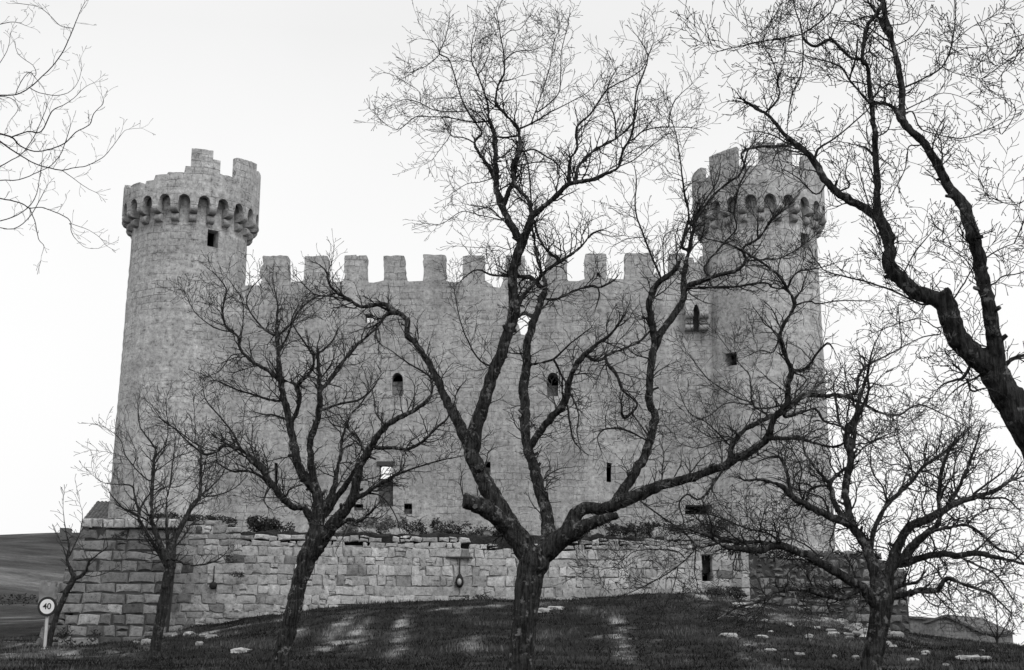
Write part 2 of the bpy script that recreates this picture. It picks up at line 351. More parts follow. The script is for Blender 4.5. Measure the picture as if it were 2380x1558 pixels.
# grass blades, nobody could count them
rng = np.random.default_rng(3)
def grass_field():
    n = 100000
    Y = 28 + 31 * rng.random(n) ** .8; X = (rng.random(n) - .5) * 2 * (Y * .40 + 1)
    Z = gz_arr(X, Y)
    keep = []
    dm = drymask(X, Y)
    mb = MB()
    hn = [mnoise.noise(Vector((x * .45, y * .45, 7))) for x, y in zip(X, Y)]
    for i in range(n):
        x, y, z = X[i], Y[i], Z[i]
        z += .10 * mnoise.noise(Vector((x * .7, y * .7, 0))) + .05 * mnoise.noise(Vector((x * 2.3, y * 2.3, 3)))
        h = .03 + .07 * random.random() + .12 * max(0, hn[i]); a = random.uniform(0, 6.28); wd = .012 + .012 * random.random()
        if dm[i] > .3 and random.random() < .6: h *= .7
        cx, sx = math.cos(a) * wd, math.sin(a) * wd; lx, ly = random.uniform(-.07, .07), random.uniform(-.07, .07)
        o = len(mb.v)
        mb.v += [(x - cx, y - sx, z - .02), (x + cx, y + sx, z - .02), (x + lx, y + ly, z + h)]
        mb.f.append((o, o + 1, o + 2)); c = min(1, .27 + .6 * hn[i] + dm[i] * 1.0 + random.uniform(-.14, .22)); mb.c += [max(0, c)] * 3; mb.uv += [(0, 0)] * 3
    return mb.build('grass', M['grass'])
tag(grass_field(), 'short dark turf covering the mound below the outer wall', 'grass', kind='stuff')

# ---------------------------------------------------------------- castle
YW = 60.0
castle = empty('castle', (P(1100, 1240, YW).x, YW, 4.6), label='grey stone castle with a crenellated wall between two round towers', cat='castle')
def pw(px, py, Y=YW): q = P(px, py, Y); return (q.x, q.z)
rw = random.Random(11)
# body of the wall (below the merlons)
top = [(505, 664), (556, 664), (604, 664), (606, 652), (671, 652), (680, 656), (700, 655), (708, 652), (765, 654), (775, 657), (800, 653), (852, 652), (858, 657), (868, 658), (880, 655), (892, 652), (944, 652), (950, 655), (983, 653), (1036, 652), (1046, 655), (1060, 656), (1076, 652), (1127, 652), (1134, 657), (1143, 660), (1146, 667), (1163, 668), (1167, 660), (1170, 652), (1220, 652), (1262, 650), (1318, 650), (1322, 653), (1345, 653), (1360, 649), (1410, 648), (1453, 649), (1519, 647), (1522, 634), (1529, 637), (1535, 650), (1557, 650), (1599, 648), (1640, 648), (1700, 648)]
outer = [pw(556, 1262), ] ; outer_r = [pw(1700, 1262)]
poly = rough([pw(505, 1262), pw(1700, 1262)] + [pw(*q) for q in reversed(top)], .35, .018, rw)
def rect(x0, x1, y0, y1): return [pw(x0, y1), pw(x1, y1), pw(x1, y0), pw(x0, y0)]
def archp(x0, x1, y0, y1, n=7, pointed=False):
    xc = (x0 + x1) / 2; hw = (x1 - x0) / 2; o = [(x0, y1), (x1, y1)]
    for k in range(n + 1):
        a = math.pi * k / n; yy = y0 + hw * (1 - math.sin(a)) * (1.6 if pointed else 1); o.append((xc + hw * math.cos(a), yy))
    return [pw(*q) for q in o]
holeB = [pw(*q) for q in [(1211, 777), (1219, 779), (1226, 771), (1231, 760), (1236, 746), (1238, 731), (1229, 729), (1224, 723), (1214, 725), (1208, 729), (1203, 732), (1202, 748), (1206, 758), (1209, 768)]]
holeA = [pw(*q) for q in [(849, 751), (862, 750), (868, 744), (869, 734), (864, 730), (849, 731)]]
doorC = [pw(*q) for q in [(879, 1178), (914, 1178), (914, 1115), (911, 1104), (911, 1083), (907, 1080), (886, 1080), (882, 1083), (882, 1105), (879, 1115)]]
winL = archp(911, 936, 867, 921); winR = archp(1272, 1298, 866, 921)
slits = [(638, 645, 1076, 1130), (1127, 1140, 1073, 1104), (1410, 1421, 1076, 1120), (822, 844, 1172, 1187), (939, 958, 1170, 1195), (1506, 1510.5, 651, 660), (1592, 1655, 1174, 1196)]
holes = [holeB, holeA, doorC, winL, winR] + [rect(*s) for s in slits]
holes = [rough(h, .25, .012, rw) for h in holes]
mb = MB(); prism(mb, poly, holes, YW, YW + .8); mb.build('curtain_wall', M['castle'], castle)
# dark chambers behind the openings
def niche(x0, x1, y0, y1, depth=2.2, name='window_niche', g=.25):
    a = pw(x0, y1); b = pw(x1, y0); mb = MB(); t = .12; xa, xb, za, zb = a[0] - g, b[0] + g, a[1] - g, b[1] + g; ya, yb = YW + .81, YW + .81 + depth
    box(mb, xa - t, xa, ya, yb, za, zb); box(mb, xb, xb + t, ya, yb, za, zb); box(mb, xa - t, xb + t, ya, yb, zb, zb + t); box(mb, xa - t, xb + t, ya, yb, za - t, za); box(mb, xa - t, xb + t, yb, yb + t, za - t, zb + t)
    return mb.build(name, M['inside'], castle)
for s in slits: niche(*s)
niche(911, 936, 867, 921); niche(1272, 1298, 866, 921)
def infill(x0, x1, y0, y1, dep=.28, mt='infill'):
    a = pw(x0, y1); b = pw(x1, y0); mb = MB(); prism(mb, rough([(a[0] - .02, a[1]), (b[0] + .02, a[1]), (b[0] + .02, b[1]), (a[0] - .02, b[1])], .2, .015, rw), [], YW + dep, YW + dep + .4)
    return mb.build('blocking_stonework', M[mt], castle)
infill(911, 936, 884, 921, .32); infill(1272, 1298, 893, 921, .4, 'shadedinfill'); infill(879, 914, 1112, 1178, .3, 'shadedinfill'); infill(1127, 1140, 1085, 1104, .3); infill(822, 844, 1179, 1187, .25); infill(939, 958, 1182, 1195, .25, 'shadedinfill')
mb = MB(); a = pw(876, 1083); b = pw(918, 1073); box(mb, a[0], b[0], YW - .06, YW + .3, a[1], b[1] - .0); mb.build('lintel', M['inside'], castle)
# merlons
mer = [(611, 669, 593), (707, 762, 594), (800, 852, 592), (891.5, 944, 593), (983.5, 1036, 592), (1076, 1127, 593), (1169, 1220, 593), (1264, 1318, 591), (1360, 1410, 589), (1453, 1519, 588), (1557, 1599, 588)]
for i, (x0, x1, y0) in enumerate(mer):
    a = pw(x0, 652); b = pw(x1, y0 + 1); a2 = pw(x0, y0 + 1)
    ow = [(a[0], a[1] - .02), (pw(x1, 652)[0], a[1] - .02), (b[0], b[1] - .06), (b[0] - .03, b[1])]
    if i == 2: ow += [((a[0] + b[0]) / 2 + .16, b[1]), ((a[0] + b[0]) / 2 + .15, b[1] - .05), ((a[0] + b[0]) / 2, b[1] - .05), ((a[0] + b[0]) / 2, b[1] + .01)]
    ow += [(a2[0] + .02, b[1] + rw.uniform(-.04, .04)), (a2[0], b[1] - .05)]
    if i == 0: ow += [(a[0], a[1] + .75), (a[0] - .12, a[1] + .65), (a[0] - .14, a[1] + .3), (a[0] - .2, a[1] + .25)]
    hl = []
    if i == 8:
        hx, hz = pw(1390, 640); hl = [rough([(hx - .07, hz - .12), (hx + .07, hz - .12), (hx + .07, hz + .12), (hx - .07, hz + .12)], .1, .01, rw)]
    if rw.random() < .35:
        sgn = rw.choice((0, 1)); ch = rw.uniform(.06, .16)
        mid_ = (a[0] + b[0]) / 2; zt_lim = b[1] - .14
        ow = [(p[0] + (ch if sgn == 0 and p[0] < mid_ else (-ch if sgn == 1 and p[0] > mid_ else 0)) * (p[1] > zt_lim), p[1]) for p in ow]
    mb = MB(); prism(mb, rough(ow, .14, .026, rw), hl, YW + .003, YW + .75); mb.build('merlon', M['castle'], castle)
mb = MB(); prism(mb, rough([pw(1597, 655), pw(1640, 655), pw(1640, 594), pw(1626, 596), pw(1624, 609), pw(1614, 609), pw(1612, 599), pw(1599, 599)], .2, .02, rw), [], YW + .006, YW + .6); mb.build('parapet', M['castle'], castle)
# box machicolation beside the right tower
x0, x1 = pw(1590, 740)[0], pw(1643, 740)[0]; za, zb = pw(1600, 772)[1], pw(1600, 690)[1]
mb = MB()
zr1, zr0, zl1, zl0 = [pw(1600, y)[1] for y in (729, 746, 758, 771)]
ax0, ax1 = pw(1608, 740)[0], pw(1622.5, 740)[0]; az0, az1 = pw(1608, 752)[1], pw(1608, 713)[1]; am = (ax0 + ax1) / 2
pan = [(x0, zr1 - .1), (ax0, zr1 - .1), (ax0, az1 - .28), (am - .06, az1 - .06), (am, az1), (am + .06, az1 - .06), (ax1, az1 - .28), (ax1, zr1 - .1), (x1, zr1 - .1), (x1, zb - .15), (x0 + .1, zb), (x0, zb - .1)]
prism(mb, pan, [], YW - .52, YW - .003)
bm_ = mb.build('box_machicolation', M['tower'], castle)
for xa, xb in ((x0, ax0), (ax1, x1)):
    for z0_, z1_, pr in ((zr0, zr1, .62), (zl0, zl1, .42)):
        mb = MB(); zc = (z0_ + z1_) / 2; rr = (z1_ - z0_) / 2; n = 10; V = []; U = []
        for xx in (xa, xb):
            for k in range(n + 1):
                a = -math.pi / 2 + math.pi * k / n; V.append((xx, YW - pr + rr - math.cos(a) * rr, zc + math.sin(a) * rr))
            V.append((xx, YW + .1, zc + rr)); V.append((xx, YW + .1, zc - rr))
        m_n = n + 3; fs = [(k, k + m_n, (k + 1) % m_n + m_n, (k + 1) % m_n) for k in range(m_n)] + [tuple(range(m_n)), tuple(range(2 * m_n - 1, m_n - 1, -1))]
        mb.add(V, fs, None, .6); box(mb, xa + .02, xb - .02, YW - pr * .6, YW + .05, z0_ - .2 if z0_ == zr0 else z0_ + .05, z0_ + .06, .4)
        mb.build('corbel', M['corbel'], bm_)
mb = MB(); box(mb, ax0 - .02, ax1 + .02, YW - .06, YW - .004, zl0, az1); mb.build('recess_shade', M['inside'], bm_)  # dark slab on the wall face, paints the shade inside the arch
# side walls running back from the towers
def side_wall(xa, xb):
    mb = MB(); tp = pw(700, 652)[1]; box(mb, xa, xb, YW + .81, YW + 17, 3.5, tp - .1); mb.build('side_wall', M['castle'], castle)
xl = P(442, 900, 61).x; xr = P(1765, 900, 61).x
side_wall(xl + .3, xl + 1.6); side_wall(xr - 1.6, xr - .3)

def tower(ax, ay, r_top, r_bot, R2, z_arch, prof, wins, phase, seed, slit=None, label=None):
    rd = random.Random(seed); tv = math.atan2(-ax, ay); phase += tv
    root = empty('round_tower', (ax, ay, 3.5)); root.parent = castle; root.location = Vector((ax, ay, 3.5)) - castle.location
    z0, z1 = 3.2, z_arch + .25
    # shaft grid with window openings
    th = [math.pi * 2 * k / 110 for k in range(110)]; zz = list(np.linspace(z0, z1, 64)); wr = []
    for (x0, x1, y0, y1) in wins:
        r = r_top; a = hitcyl(x0, y1, ax, ay, r); b = hitcyl(x1, y0, ax, ay, r)
        ta, tb = [math.atan2(q.x - ax, -(q.y - ay)) % (2 * math.pi) for q in (a, b)]; wr.append((ta, tb, a.z, b.z)); th += [ta, tb]; zz += [a.z, b.z]
    th = sorted(th); zz = sorted(zz); nt_ = len(th)
    def pos(t, z, dr=0):
        k = (z - z0) / (z1 - z0); r = r_bot + (r_top - r_bot) * min(1, k * 1.15) + dr; return (ax + math.sin(t) * r, ay - math.cos(t) * r, z)
    mb = MB(); V = []; U = []
    for z in zz:
        jr = .012 * math.sin(z * 13.1)
        for i in range(nt_ + 1):
            t = th[i % nt_]; V.append(pos(t, z, .02 * mnoise.noise(Vector((math.sin(t) * 5, math.cos(t) * 5, z * 1.7))) + jr)); U.append(((t if i < nt_ else th[0] + 2 * math.pi) * r_top, z))
    fs = []
    for j in range(len(zz) - 1):
        for i in range(nt_):
            t = (th[i] + (th[i + 1] if i + 1 < nt_ else th[0] + 2 * math.pi)) / 2; z = (zz[j] + zz[j + 1]) / 2
            if any(a < t < b and c < z < d for a, b, c, d in wr): continue
            o = j * (nt_ + 1) + i; fs.append((o, o + 1, o + nt_ + 2, o + nt_ + 1))
    mb.add(V, fs, U); sh = mb.build('shaft', M['tower'], root, smooth=True)
    for a, b, c, d in wr:   # window: jambs and dark chamber
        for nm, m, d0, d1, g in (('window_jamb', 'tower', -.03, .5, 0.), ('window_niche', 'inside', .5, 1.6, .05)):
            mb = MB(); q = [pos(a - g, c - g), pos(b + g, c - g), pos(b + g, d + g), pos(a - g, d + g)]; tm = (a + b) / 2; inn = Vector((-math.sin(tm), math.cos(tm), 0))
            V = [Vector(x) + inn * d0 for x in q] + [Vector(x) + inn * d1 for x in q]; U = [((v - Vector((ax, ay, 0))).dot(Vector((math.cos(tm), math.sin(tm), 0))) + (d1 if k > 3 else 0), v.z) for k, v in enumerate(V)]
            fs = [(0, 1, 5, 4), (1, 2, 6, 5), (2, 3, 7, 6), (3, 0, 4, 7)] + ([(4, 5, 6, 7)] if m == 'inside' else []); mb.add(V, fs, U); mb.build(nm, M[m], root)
    # parapet ring on the arcade
    NA = 22; sp_ = 2 * math.pi / NA; NC = NA * 22; zi = z_arch - .44; thick = .27; ri = R2 - thick
    def bot(t):
        u = ((t - phase) / sp_) % 1.0; u = min(u, 1 - u) * sp_ * R2       # distance from the arch centre
        hw = .262
        return zi + (.18 + .26 * math.sqrt(max(0, 1 - (u / hw) ** 2)) if u < hw else 0)
    def topz(t):
        s = math.sin(t - tv); front = math.cos(t - tv) > -.05
        if not front: return z_arch + 1.0 + .25 * (math.sin(t * 9) > 0), 0
        h = prof[0][2]; mflag = 0
        for a, b, hh, mf in prof:
            if a <= s <= b: h, mflag = hh, mf; break
        return z_arch + (h if not mflag else mflag), mflag
    def ring(tmin, tmax, zb, zt, name, mt, n, closed=False, rin=ri, par=root):
        V = []; U = []; ts = [tmin + (tmax - tmin) * k / n for k in range(n + 1)]
        for t in ts:
            b_, t_ = zb(t), zt(t)
            ra = R2 + .012 * mnoise.noise(Vector((t * 6, 1, seed)))
            for r, z in ((ra, b_), (ra, t_), (rin, t_), (rin, b_)): V.append((ax + math.sin(t) * r, ay - math.cos(t) * r, z))
            U += [(t * R2, b_), (t * R2, t_), (t * R2, t_ + thick), (t * R2, b_ - thick)]
        fs = []
        for k in range(n):
            o = k * 4
            for q in range(4): fs.append((o + q, o + 4 + q, o + 4 + (q + 1) % 4, o + (q + 1) % 4))
        if not closed: fs += [(0, 1, 2, 3), (n * 4 + 3, n * 4 + 2, n * 4 + 1, n * 4)]
        mb = MB(); mb.add(V, fs, U); return mb.build(name, mt, par)
    def base_top(t):
        h, mf = topz(t)
        if mf: h = z_arch + mf
        return h + .03 * mnoise.noise(Vector((t * 14, 5, seed)))
    ring(0, 2 * math.pi, bot, base_top, 'parapet', M['tower'], NC, closed=True)
    for a, b, hh, mf in prof:
        if mf:
            ta, tb = math.asin(max(-.999, a)) + tv, math.asin(min(.999, b)) + tv; n = max(4, int((tb - ta) / .03))
            if isinstance(hh, tuple): f = lambda t, hh=hh, ta=ta, tb=tb: z_arch + hh[0] + (hh[1] - hh[0]) * (t - ta) / (tb - ta) + .03 * mnoise.noise(Vector((t * 17, 9, seed)))
            else: f = lambda t, hh=hh: z_arch + hh + .035 * mnoise.noise(Vector((t * 17, 9, seed)))
            ring(ta, tb, lambda t, mf=mf: z_arch + mf - .06, f, 'merlon', M['tower'], n, rin=ri + .01)
    # roof of the passage (keeps the machicolation dark) and platform
    mb = MB(); V = [(ax, ay, z_arch + .2)] + [(ax + math.sin(t) * (ri + .02), ay - math.cos(t) * (ri + .02), z_arch + .2) for t in [2 * math.pi * k / 60 for k in range(60)]]
    mb.add(V, [(0, 1 + k, 1 + (k + 1) % 60) for k in range(60)]); mb.build('platform', M['castle'], root)
    # corbels of two rounded tiers
    for k in range(NA):
        t = phase + sp_ * (k + .5); e = Vector((math.sin(t), -math.cos(t), 0)); s = Vector((math.cos(t), math.sin(t), 0)); hw = .17
        mb = MB()
        for (zt, zbm, pr) in ((zi + .10, zi - .32, R2 + .02), (zi - .32, zi - .70, r_top + .26)):
            zc = (zt + zbm) / 2; h = (zt - zbm) / 2; prof2 = []
            jj = rd.uniform(-.02, .02); rr = min(h, .2)
            for q in range(9):
                a = math.pi / 2 - math.pi * q / 8; prof2.append((pr + jj - rr + rr * math.cos(a), zc + h * .96 * math.sin(a)))
            prof2 += [(r_top - .1, zc - h * .96), (r_top - .1, zc + h * .96)]
            V = []
            m_n = len(prof2)
            for sd_ in (-1, -.8, .8, 1):
                for (r, z) in prof2:
                    sh_ = .05 if abs(sd_) == 1 else 0
                    rq = r - (sh_ if r > r_top else 0); V.append(Vector((ax, ay, z)) + e * rq + s * (hw * sd_) )
            fs = []
            for b_ in range(3):
                for q in range(m_n): fs.append((b_ * m_n + q, (b_ + 1) * m_n + q, (b_ + 1) * m_n + (q + 1) % m_n, b_ * m_n + (q + 1) % m_n))
            fs += [tuple(range(m_n))[::-1], tuple(range(3 * m_n, 4 * m_n))]
            mb.add(V, fs, [((t * R2) + 0, v.z) for v in V], rd.uniform(.4, .9))
        mb.build('corbel', M['corbel'], root)
    # string course under the corbels
    return root
zaL = P(430, 452, 58).z; zaR = P(1750, 450, 58).z
# profile: (sin from, sin to, height above arch crown, 0) or merlon (.., top, base)
profL = [(-1, -.96, .92, 0), (-.96, -.88, .62, 0), (-.88, -.75, .72, 0), (-.75, -.66, .58, 0), (-.66, -.55, .70, 0), (-.55, -.54, .8, 0), (-.54, -.37, .92, 0), (-.37, -.13, 1.0, 0), (-.13, -.05, 1.3, 0), (-.05, .26, 2.15, 1.25), (.26, .37, 1.75, 1.25), (.37, .60, 1.13, 0), (.60, .915, (2.1, 2.3), 1.2), (.915, .94, 1.55, 0), (.94, 1, 2.05, 1.4)]
profR = [(-1, -.83, 1.85, 1.2), (-.83, -.70, 1.22, 0), (-.70, -.28, (2.15, 2.3), 1.3), (-.28, .03, 1.32, 0), (.03, .27, 2.4, 1.3), (.27, .325, 2.05, 0), (.325, .52, 2.38, 1.3), (.52, .69, 1.32, 0), (.69, .95, 1.95, 1.3), (.95, 1, 1.5, 0)]
tl = tower(P(446, 480, 61).x, 61, 2.60, 2.80, 3.08, zaL, profL, [(480.7, 508, 538, 571.6)], R(-6.6), 3)
tr = tower(P(1762, 480, 61).x, 61, 2.60, 2.80, 3.02, zaR, profR, [(1861, 1879, 546, 575), (1688.5, 1714, 819, 853)], R(-6.2), 5)
tl['label'] = 'left round tower with a broken, partly fallen parapet'; tr['label'] = 'right round tower with taller merlons veiled by branches'
print('castle', time.time() - T0)

# ---------------------------------------------------------------- terrace and outer wall
def block(mb, o, ux, uz, un, w_, h_, d_, rd, tone, bev=.035, j=.02):
    """one dressed stone: o = lower left corner on the face, ux along, uz up, un outward"""
    def q(a, b, c): return o + ux * a + uz * b + un * c
    J = lambda: rd.uniform(-j, j)
    pr = rd.uniform(-.35, .5) * bev; tl_ = rd.uniform(-.012, .012)
    oc = [(0 + J(), 0 + J()), (w_ + J(), 0 + J()), (w_ + J(), h_ + J()), (0 + J(), h_ + J())]
    mid = []
    for k in range(4):
        a, b = oc[k], oc[(k + 1) % 4]; mid.append(a); mid.append(((a[0] + b[0]) / 2 + J() * .6, (a[1] + b[1]) / 2 + J() * .6))
    cxm, czm = w_ / 2, h_ / 2
    inner = []
    for k, (a, b) in enumerate(mid):
        f = bev * (1.5 if k % 2 == 0 else 1.); la = math.hypot(a - cxm, b - czm); inner.append((a + (cxm - a) / la * f * 1.3, b + (czm - b) / la * f * 1.1))
    V = [q(a, b, -d_) for a, b in mid] + [q(a, b, pr - bev) for a, b in mid] + [q(a, b, pr + rd.uniform(-.008, .008)) for a, b in inner] + [q(cxm + J(), czm + J(), pr + .012 + tl_)]
    fs = []
    for k in range(8):
        k2 = (k + 1) % 8; fs += [(k, k2, 8 + k2, 8 + k), (8 + k, 8 + k2, 16 + k2, 16 + k), (16 + k, 16 + k2, 24)]
    mb.add(V, fs, None, tone)
def stone_wall(root, path, name, mats, zbot, ztop, batter, course=(.34, .48), width=(.45, 1.05), seed=1, tone=(.35, .75), gap=.018, holes_=(), irregular=0, part='facing', mitre=False, bev=.035, j=.02, rag=0, tfn=None):
    """path: list of (x,y) plan points left to right, facing -y side; zbot(s), ztop(s)"""
    rd = random.Random(seed); mb = MB(); back = MB()
    seg = []; s0 = 0
    for a, b in zip(path[:-1], path[1:]):
        L_ = math.hypot(b[0] - a[0], b[1] - a[1]); seg.append((s0, s0 + L_, Vector((a[0], a[1], 0)), Vector(((b[0] - a[0]) / L_, (b[1] - a[1]) / L_, 0)))); s0 += L_
    tot = s0
    for si, (sa, sb, o, ux) in enumerate(seg):
        un0 = Vector((ux.y, -ux.x, 0)); zmin = min(zbot(sa + (sb - sa) * k / 10) for k in range(11)) - .3; zmax = max(ztop(sa + (sb - sa) * k / 40) for k in range(41))
        uz = (Vector((0, 0, 1)) - un0 * batter).normalized()
        z = zmin; row = 0
        while z < zmax:
            h = rd.uniform(*course); e = batter * (zmax - z - h / 2) if mitre else 0; sa_, sb_ = sa, sb; sa = sa - (e if si > 0 else 0); sb = sb + (e if si < len(seg) - 1 else 0); s = sa - rd.uniform(0, .3); row += 1
            first = True
            while s < sb:
                w_ = rd.uniform(*width); a = max(s, sa); b = min(s + w_, sb)
                if sb - b < .2: b = sb
                mid = (a + b) / 2
                if b - a > .08 and z + h * .6 < ztop(mid) and z + h > zbot(mid) - .25 and not any(h0 < mid < h1 and z0 < z + h / 2 < z1 for h0, h1, z0, z1 in holes_):
                    hh = h
                    pos_ = o + ux * (a - sa_) + Vector((0, 0, z)) + un0 * (batter * (zmax - z))
                    tn = rd.uniform(*tone) + (tfn(mid) if tfn else 0)
                    if rd.random() < .06: tn = min(1, tn + .25)
                    if rd.random() < .08: tn = max(0, tn - .25)
                    g = gap * rd.uniform(.5, 1.6)
                    nt_ = max(0, 1 - (ztop(mid) - z) / 1.0) * rag; g += .07 * nt_ * rd.random(); hh = h * (1 - .25 * nt_ * rd.random()); bv = bev * (1 + 1.5 * nt_)
                    if nt_ > .5 and rd.random() < .18 * nt_:
                        s = s + w_; continue
                    if irregular and rd.random() < irregular and b - a > .5:
                        sp_ = rd.uniform(.4, .6) * (b - a); hs = h * rd.uniform(.4, .6)
                        block(mb, pos_ + ux * g / 2, ux, uz, un0, sp_ - g, h - g, .3, rd, tn, bv, j)
                        block(mb, pos_ + ux * (sp_ + g / 2), ux, uz, un0, b - a - sp_ - g, hs - g, .3, rd, rd.uniform(*tone), bv, j)
                        block(mb, pos_ + ux * (sp_ + g / 2) + uz * hs, ux, uz, un0, b - a - sp_ - g, h - hs - g, .3, rd, rd.uniform(*tone), bv, j)
                    else: block(mb, pos_ + ux * g / 2, ux, uz, un0, b - a - g, hh - g, .3, rd, tn, bv, j)
                if b >= sb: break
                s = s + w_
            sa, sb = sa_, sb_
            z += h
        # backing (joints)
        n = max(2, int((sb - sa) / .5)); V = []; fs = []
        for k in range(n + 1):
            s = sa + (sb - sa) * k / n; zt = ztop(s) - (.15 + .25 * rag); p0 = o + ux * (s - sa)
            for zz_ in (zmin, zt):
                for dd in (-.055, -.9): V.append(p0 + un0 * (batter * (zmax - zz_) + dd) + Vector((0, 0, zz_)))
        for k in range(n): a = k * 4; fs += [(a, a + 4, a + 6, a + 2), (a + 2, a + 6, a + 7, a + 3), (a + 3, a + 7, a + 5, a + 1)]
        fs += [(0, 2, 3, 1), (n * 4, n * 4 + 1, n * 4 + 3, n * 4 + 2)]
        back.add(V, fs, None, .4)
    back.build('core', M[mats[1]], root); mb.build(part, M[mats[0]], root)

def X_(px, Y): return P(px, 1350, Y).x
def interp(pts):
    xs_ = [p[0] for p in pts]; zs_ = [p[1] for p in pts]
    return lambda s: float(np.interp(s, xs_, zs_))
# main terrace wall: from px 400 (Y 53.2) to px 1665 (Y 55.6)
ow = empty('outer_wall', (X_(1000, 55), 55, 2), label='long pale rubble stone wall standing on the mound in front of the castle', cat='wall')
pA, pB = (X_(395, 53.3), 53.3), (X_(1632, 55.6), 55.6); LW = math.hypot(pB[0] - pA[0], pB[1] - pA[1])
def s_of(px): return (px - 395) / (1632 - 395) * LW
def Yat(s): return pA[1] + (pB[1] - pA[1]) * s / LW
def zt_(px, py): s = s_of(px); return (s, P(px, py, Yat(s)).z)
topm = interp([zt_(395, 1206), zt_(430, 1208), zt_(520, 1214), zt_(560, 1236), zt_(700, 1240), zt_(800, 1244), zt_(1000, 1246), zt_(1180, 1262), zt_(1300, 1258), zt_(1400, 1250), zt_(1640, 1240)])
botm = lambda s: gz(pA[0] + (pB[0] - pA[0]) * s / LW, Yat(s)) - .5
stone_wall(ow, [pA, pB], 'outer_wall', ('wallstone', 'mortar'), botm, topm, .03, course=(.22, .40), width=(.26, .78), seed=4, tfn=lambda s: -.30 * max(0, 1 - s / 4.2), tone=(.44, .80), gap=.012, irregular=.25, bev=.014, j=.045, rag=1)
# left bastion, battered, darker regular ashlar
ba = empty('corner_bastion', (X_(270, 52), 52, 2), label='darker stepped corner bastion of large squared blocks at the left end of the outer wall', cat='bastion')
qA, qB = (X_(188, 52.6), 52.6), (X_(400, 52.8), 52.8); LB = math.hypot(qB[0] - qA[0], qB[1] - qA[1])
zbt = P(250, 1230, 52.6).z
topb = lambda s: zbt + .35
botb = lambda s: gz(qA[0] + (qB[0] - qA[0]) * s / LB, 51.5) - 1.1
rear = (qA[0] + 1.2, 60.0)
stone_wall(ba, [rear, qA, qB], 'corner_bastion', ('wallstone', 'darkmortar'), botb, topb, .235, course=(.36, .48), width=(.45, 1.1), seed=9, tfn=lambda s: .16 * max(0, min(1, (s - 10.5) / 2)), tone=(.04, .27), gap=.02, mitre=True, bev=.05, j=.04, irregular=.12)
mb = MB(); rd = random.Random(5)
for k in range(9):
    xx = qA[0] - .1 + k * (LB + .3) / 9; wd = (LB + .3) / 9
    block(mb, Vector((xx, 52.45, zbt + .05)), Vector((1, 0, 0)), Vector((0, 0, 1)), Vector((0, -1, 0)), wd - .03, .32, .6, rd, rd.uniform(.4, .7))
mb.build('cornice', M['wallstone'], ba)
# right part: broken wall behind the right tree
rwall = empty('ruined_wall', (X_(1880, 56), 56, 2), label='broken dark stretch of wall with ragged top behind the right-hand tree', cat='wall')
rA, rB = (X_(1738, 55.9), 55.9), (X_(2106, 57.0), 57.0); LR = math.hypot(rB[0] - rA[0], rB[1] - rA[1])
def s_r(px): return (px - 1738) / (2106 - 1738) * LR
def zr(px, py): s = s_r(px); return (s, P(px, py, rA[1] + (rB[1] - rA[1]) * s / LR).z)
topr = interp([zr(1738, 1262), zr(1760, 1268), zr(1800, 1285), zr(1850, 1290), zr(1900, 1282), zr(1945, 1272), zr(1975, 1266), zr(2020, 1268), zr(2050, 1282), zr(2080, 1298), zr(2106, 1320)])
botr = lambda s: gz(rA[0] + (rB[0] - rA[0]) * s / LR, 55) - .6
stone_wall(rwall, [rA, rB], 'ruined_wall', ('wallstone', 'darkmortar'), botr, topr, .05, course=(.25, .46), width=(.3, .8), seed=14, tone=(.02, .26), gap=.04, irregular=.6, bev=.07, j=.06, rag=1)
rB2 = (rB[0] - .2, 66.)
stone_wall(rwall, [rB, rB2], 'ruined_wall', ('wallstone', 'darkmortar'), lambda s: -1., lambda s: topr(LR) - .02 * s, .02, course=(.3, .46), width=(.4, .9), seed=15, tone=(.15, .4), gap=.03, part='return')
cA, cB = (X_(1657, 55.66), 55.66), (X_(1742, 55.85), 55.85); LC = cB[0] - cA[0]
stone_wall(ow, [cA, cB], 'outer_wall', ('wallstone', 'mortar'), lambda s: gz(cA[0] + s, 55.5) - .3, interp([(0, P(1657, 1252, 55.7).z), (LC, P(1742, 1262, 55.8).z)]), .03, course=(.24, .42), width=(.28, .8), seed=41, tone=(.38, .72), gap=.012, irregular=.25, bev=.016, j=.04, rag=1, part='facing_beyond_opening')
mb = MB(); rd = random.Random(12); xq = X_(1630, 55.6); zq = gz(xq, 55.5) - .4
while zq < P(1645, 1346, 55.6).z - .1:
    hq = min(rd.uniform(.28, .4), P(1645, 1346, 55.6).z - zq); block(mb, Vector((xq, 55.6, zq)), Vector((1, 0, 0)), Vector((0, 0, 1)), Vector((0, -1, 0)), X_(1659, 55.6) - xq, hq - .015, 1.2, rd, rd.uniform(.4, .7), .02, .03); zq += hq
mb.build('sill_blocks', M['wallstone'], ow)
